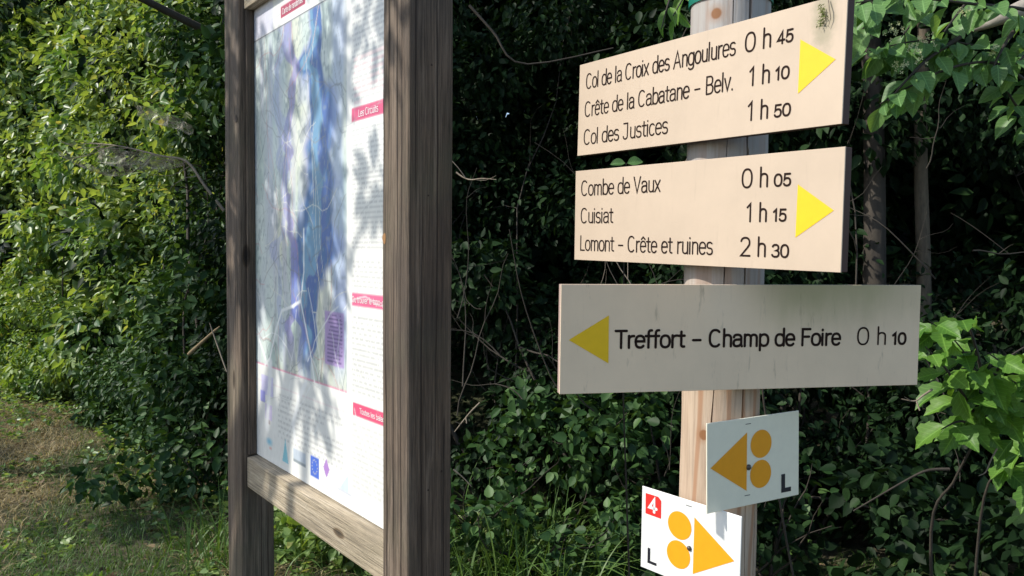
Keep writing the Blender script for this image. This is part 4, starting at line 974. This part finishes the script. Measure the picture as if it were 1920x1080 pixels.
# small broad-leaved weeds in the turf
X, Y = scatter(9000, -8, 1.5, 3.0, 10); pat = np.sin(X * 3.1 + 1) * np.sin(Y * 2.7) + (Y - hedge_y(X) + 1.3) * .9 + np.clip(X + 2.6, 0, .9); k = pat + .6 * np.sin(X * 6 + Y * 4) > .30; X, Y = X[k], Y[k]; n = len(X)
Pp = np.stack([X, Y, ground_h(X, Y) + r.uniform(.01, .14, n) * np.clip(1.2 + (Y - hedge_y(X)), .25, 1.2)], -1); D = r.normal(size=(n, 3)); D[:, 2] = np.abs(D[:, 2]) * .3; N = r.normal(size=(n, 3)) * .4; N[:, 2] += 1
Pp = np.repeat(Pp, 4, 0) + r.normal(0, .025, (4 * n, 3)) * [1, 1, .5]; D = np.repeat(D, 4, 0) + r.normal(0, 1, (4 * n, 3)) * [1, 1, .2]; N = np.repeat(N, 4, 0) + r.normal(0, .3, (4 * n, 3))
o = leafcloud('ground_weeds', Pp, D, N, r.uniform(.02, .05, 4 * n), L_HEDGE, None, TV_R); tag(o, 'low broad-leaved weeds creeping out from the hedge foot', 'weeds')

X, Y = scatter(5200, -7, 1.8, 3.0, 9.5); n = len(X); k = r.random(n) < np.clip(1.15 + (Y - hedge_y(X)) * .45, .12, 1); X, Y = X[k], Y[k]; n = len(X)
LITTER = leaf_mat('dead_leaf', (.07, .04, .02), (.16, .10, .05), (.33, .24, .13), .1, .7)
D = r.normal(size=(n, 3)); D[:, 2] *= .25; N = r.normal(size=(n, 3)) * .35; N[:, 2] += 1
o = leafcloud('leaf_litter', np.stack([X, Y, ground_h(X, Y) + r.uniform(.008, .03, n)], -1), D, N, r.uniform(.018, .05, n), LITTER, None, TV_R); tag(o, 'brown dead leaves strewn on the dry grass below the hedge', 'leaf litter')
def clump(label, x, y, n, L, seed, mat=GRASS, spread=.16, wd=.0045):
    r2 = np.random.default_rng(seed); t = thing('grass_clump', label, 'grass', Matrix.Translation((x, y, gz(x, y))), 'arching grass clumps under the hedge')
    X = r2.normal(0, spread, n); Y = r2.normal(0, spread, n); a = np.arctan2(Y, X) + r2.normal(0, .8, n); h = r2.uniform(.45, 1, n) * L; S_ = 9; rows = []
    bend = r2.uniform(.15, 1.15, n); pw_ = r2.uniform(1.2, 2.4, n); wd = wd * r2.uniform(.4, 1.3, n); a = np.where(r2.random(n) < .35, r2.uniform(0, 6.28, n), a)
    for k in range(S_ + 1):
        q_ = k / S_; rad = bend * h * q_ ** pw_; zz = h * (q_ - bend * .62 * q_ ** 2.6)
        c_ = np.stack([X + np.cos(a) * rad, Y + np.sin(a) * rad, zz], -1); ww = wd * (1 - q_ ** 2.2) + .0003
        s_ = np.stack([-np.sin(a) * ww, np.cos(a) * ww, np.zeros(n) + ww * .3], -1); rows += [c_ - s_, c_ + s_]
    V = np.stack(rows, 1).reshape(-1, 3); f = np.array([(2 * k, 2 * k + 1, 2 * k + 3, 2 * k + 2) for k in range(S_)])
    F = (f[None] + (np.arange(n) * 2 * (S_ + 1))[:, None, None]).reshape(-1, 4)
    o = npmesh('grass_blades', V, F, mat, t, smooth=True); o['kind'] = 'stuff'; return t
clump('large arching grass clump in the middle between board and signpost', .05, 3.85, 330, .60, 1, spread=.27)
clump('grass clump against the right post of the board', -.30, 3.7, 190, .46, 2, spread=.22)
clump('smaller grass clump right of the large middle clump', .50, 3.8, 190, .5, 3, spread=.22)
clump('sunlit grass clump seen through the gap under the board rail', -.95, 4.1, 160, .36, 4)
clump('low grass clump under the left part of the board rail', -1.2, 4.2, 140, .33, 5)
clump('grass clump leaning against the outer side of the left board post', -1.5, 4.0, 150, .40, 6, wd=.0035)
clump('dim grass clump at the foot of the dark right shrub', 1.7, 3.1, 140, .5, 7, wd=.003)
for k, (lb, x, y, n, mat, zt, sz_) in enumerate([('broad-leaved weeds behind the gap under the board', -.92, 4.1, 20, L_YOUNG, .32, .05), ('ivy-like plants in front of the shaded middle hedge', .15, 4.3, 18, L_SHADE, 1.0, .06), ('nettles and weeds growing up through the middle grass', .0, 3.75, 16, L_SHADE, .42, .05), ('shaded leaves low down behind the lower plates', .75, 4.0, 20, L_SHADE, .8, .055), ('shaded nettles right of the lower plates', 1.25, 3.5, 16, L_DEEPSHADE, .7, .065), ('shaded weeds at the lower right corner', 2.0, 3.0, 16, L_DEEPSHADE, .6, .07), ('leafy weeds at the foot of the hedge beside the left post', -1.9, 4.9, 18, L_SHADE, .5, .055)]):
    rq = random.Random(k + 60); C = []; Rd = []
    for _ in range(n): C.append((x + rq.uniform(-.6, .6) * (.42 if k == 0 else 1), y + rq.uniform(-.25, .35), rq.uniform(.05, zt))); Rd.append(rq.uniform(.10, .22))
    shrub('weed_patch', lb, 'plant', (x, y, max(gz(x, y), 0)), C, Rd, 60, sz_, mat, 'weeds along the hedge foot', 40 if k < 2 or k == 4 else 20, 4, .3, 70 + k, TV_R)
print('leaves', ntotal)
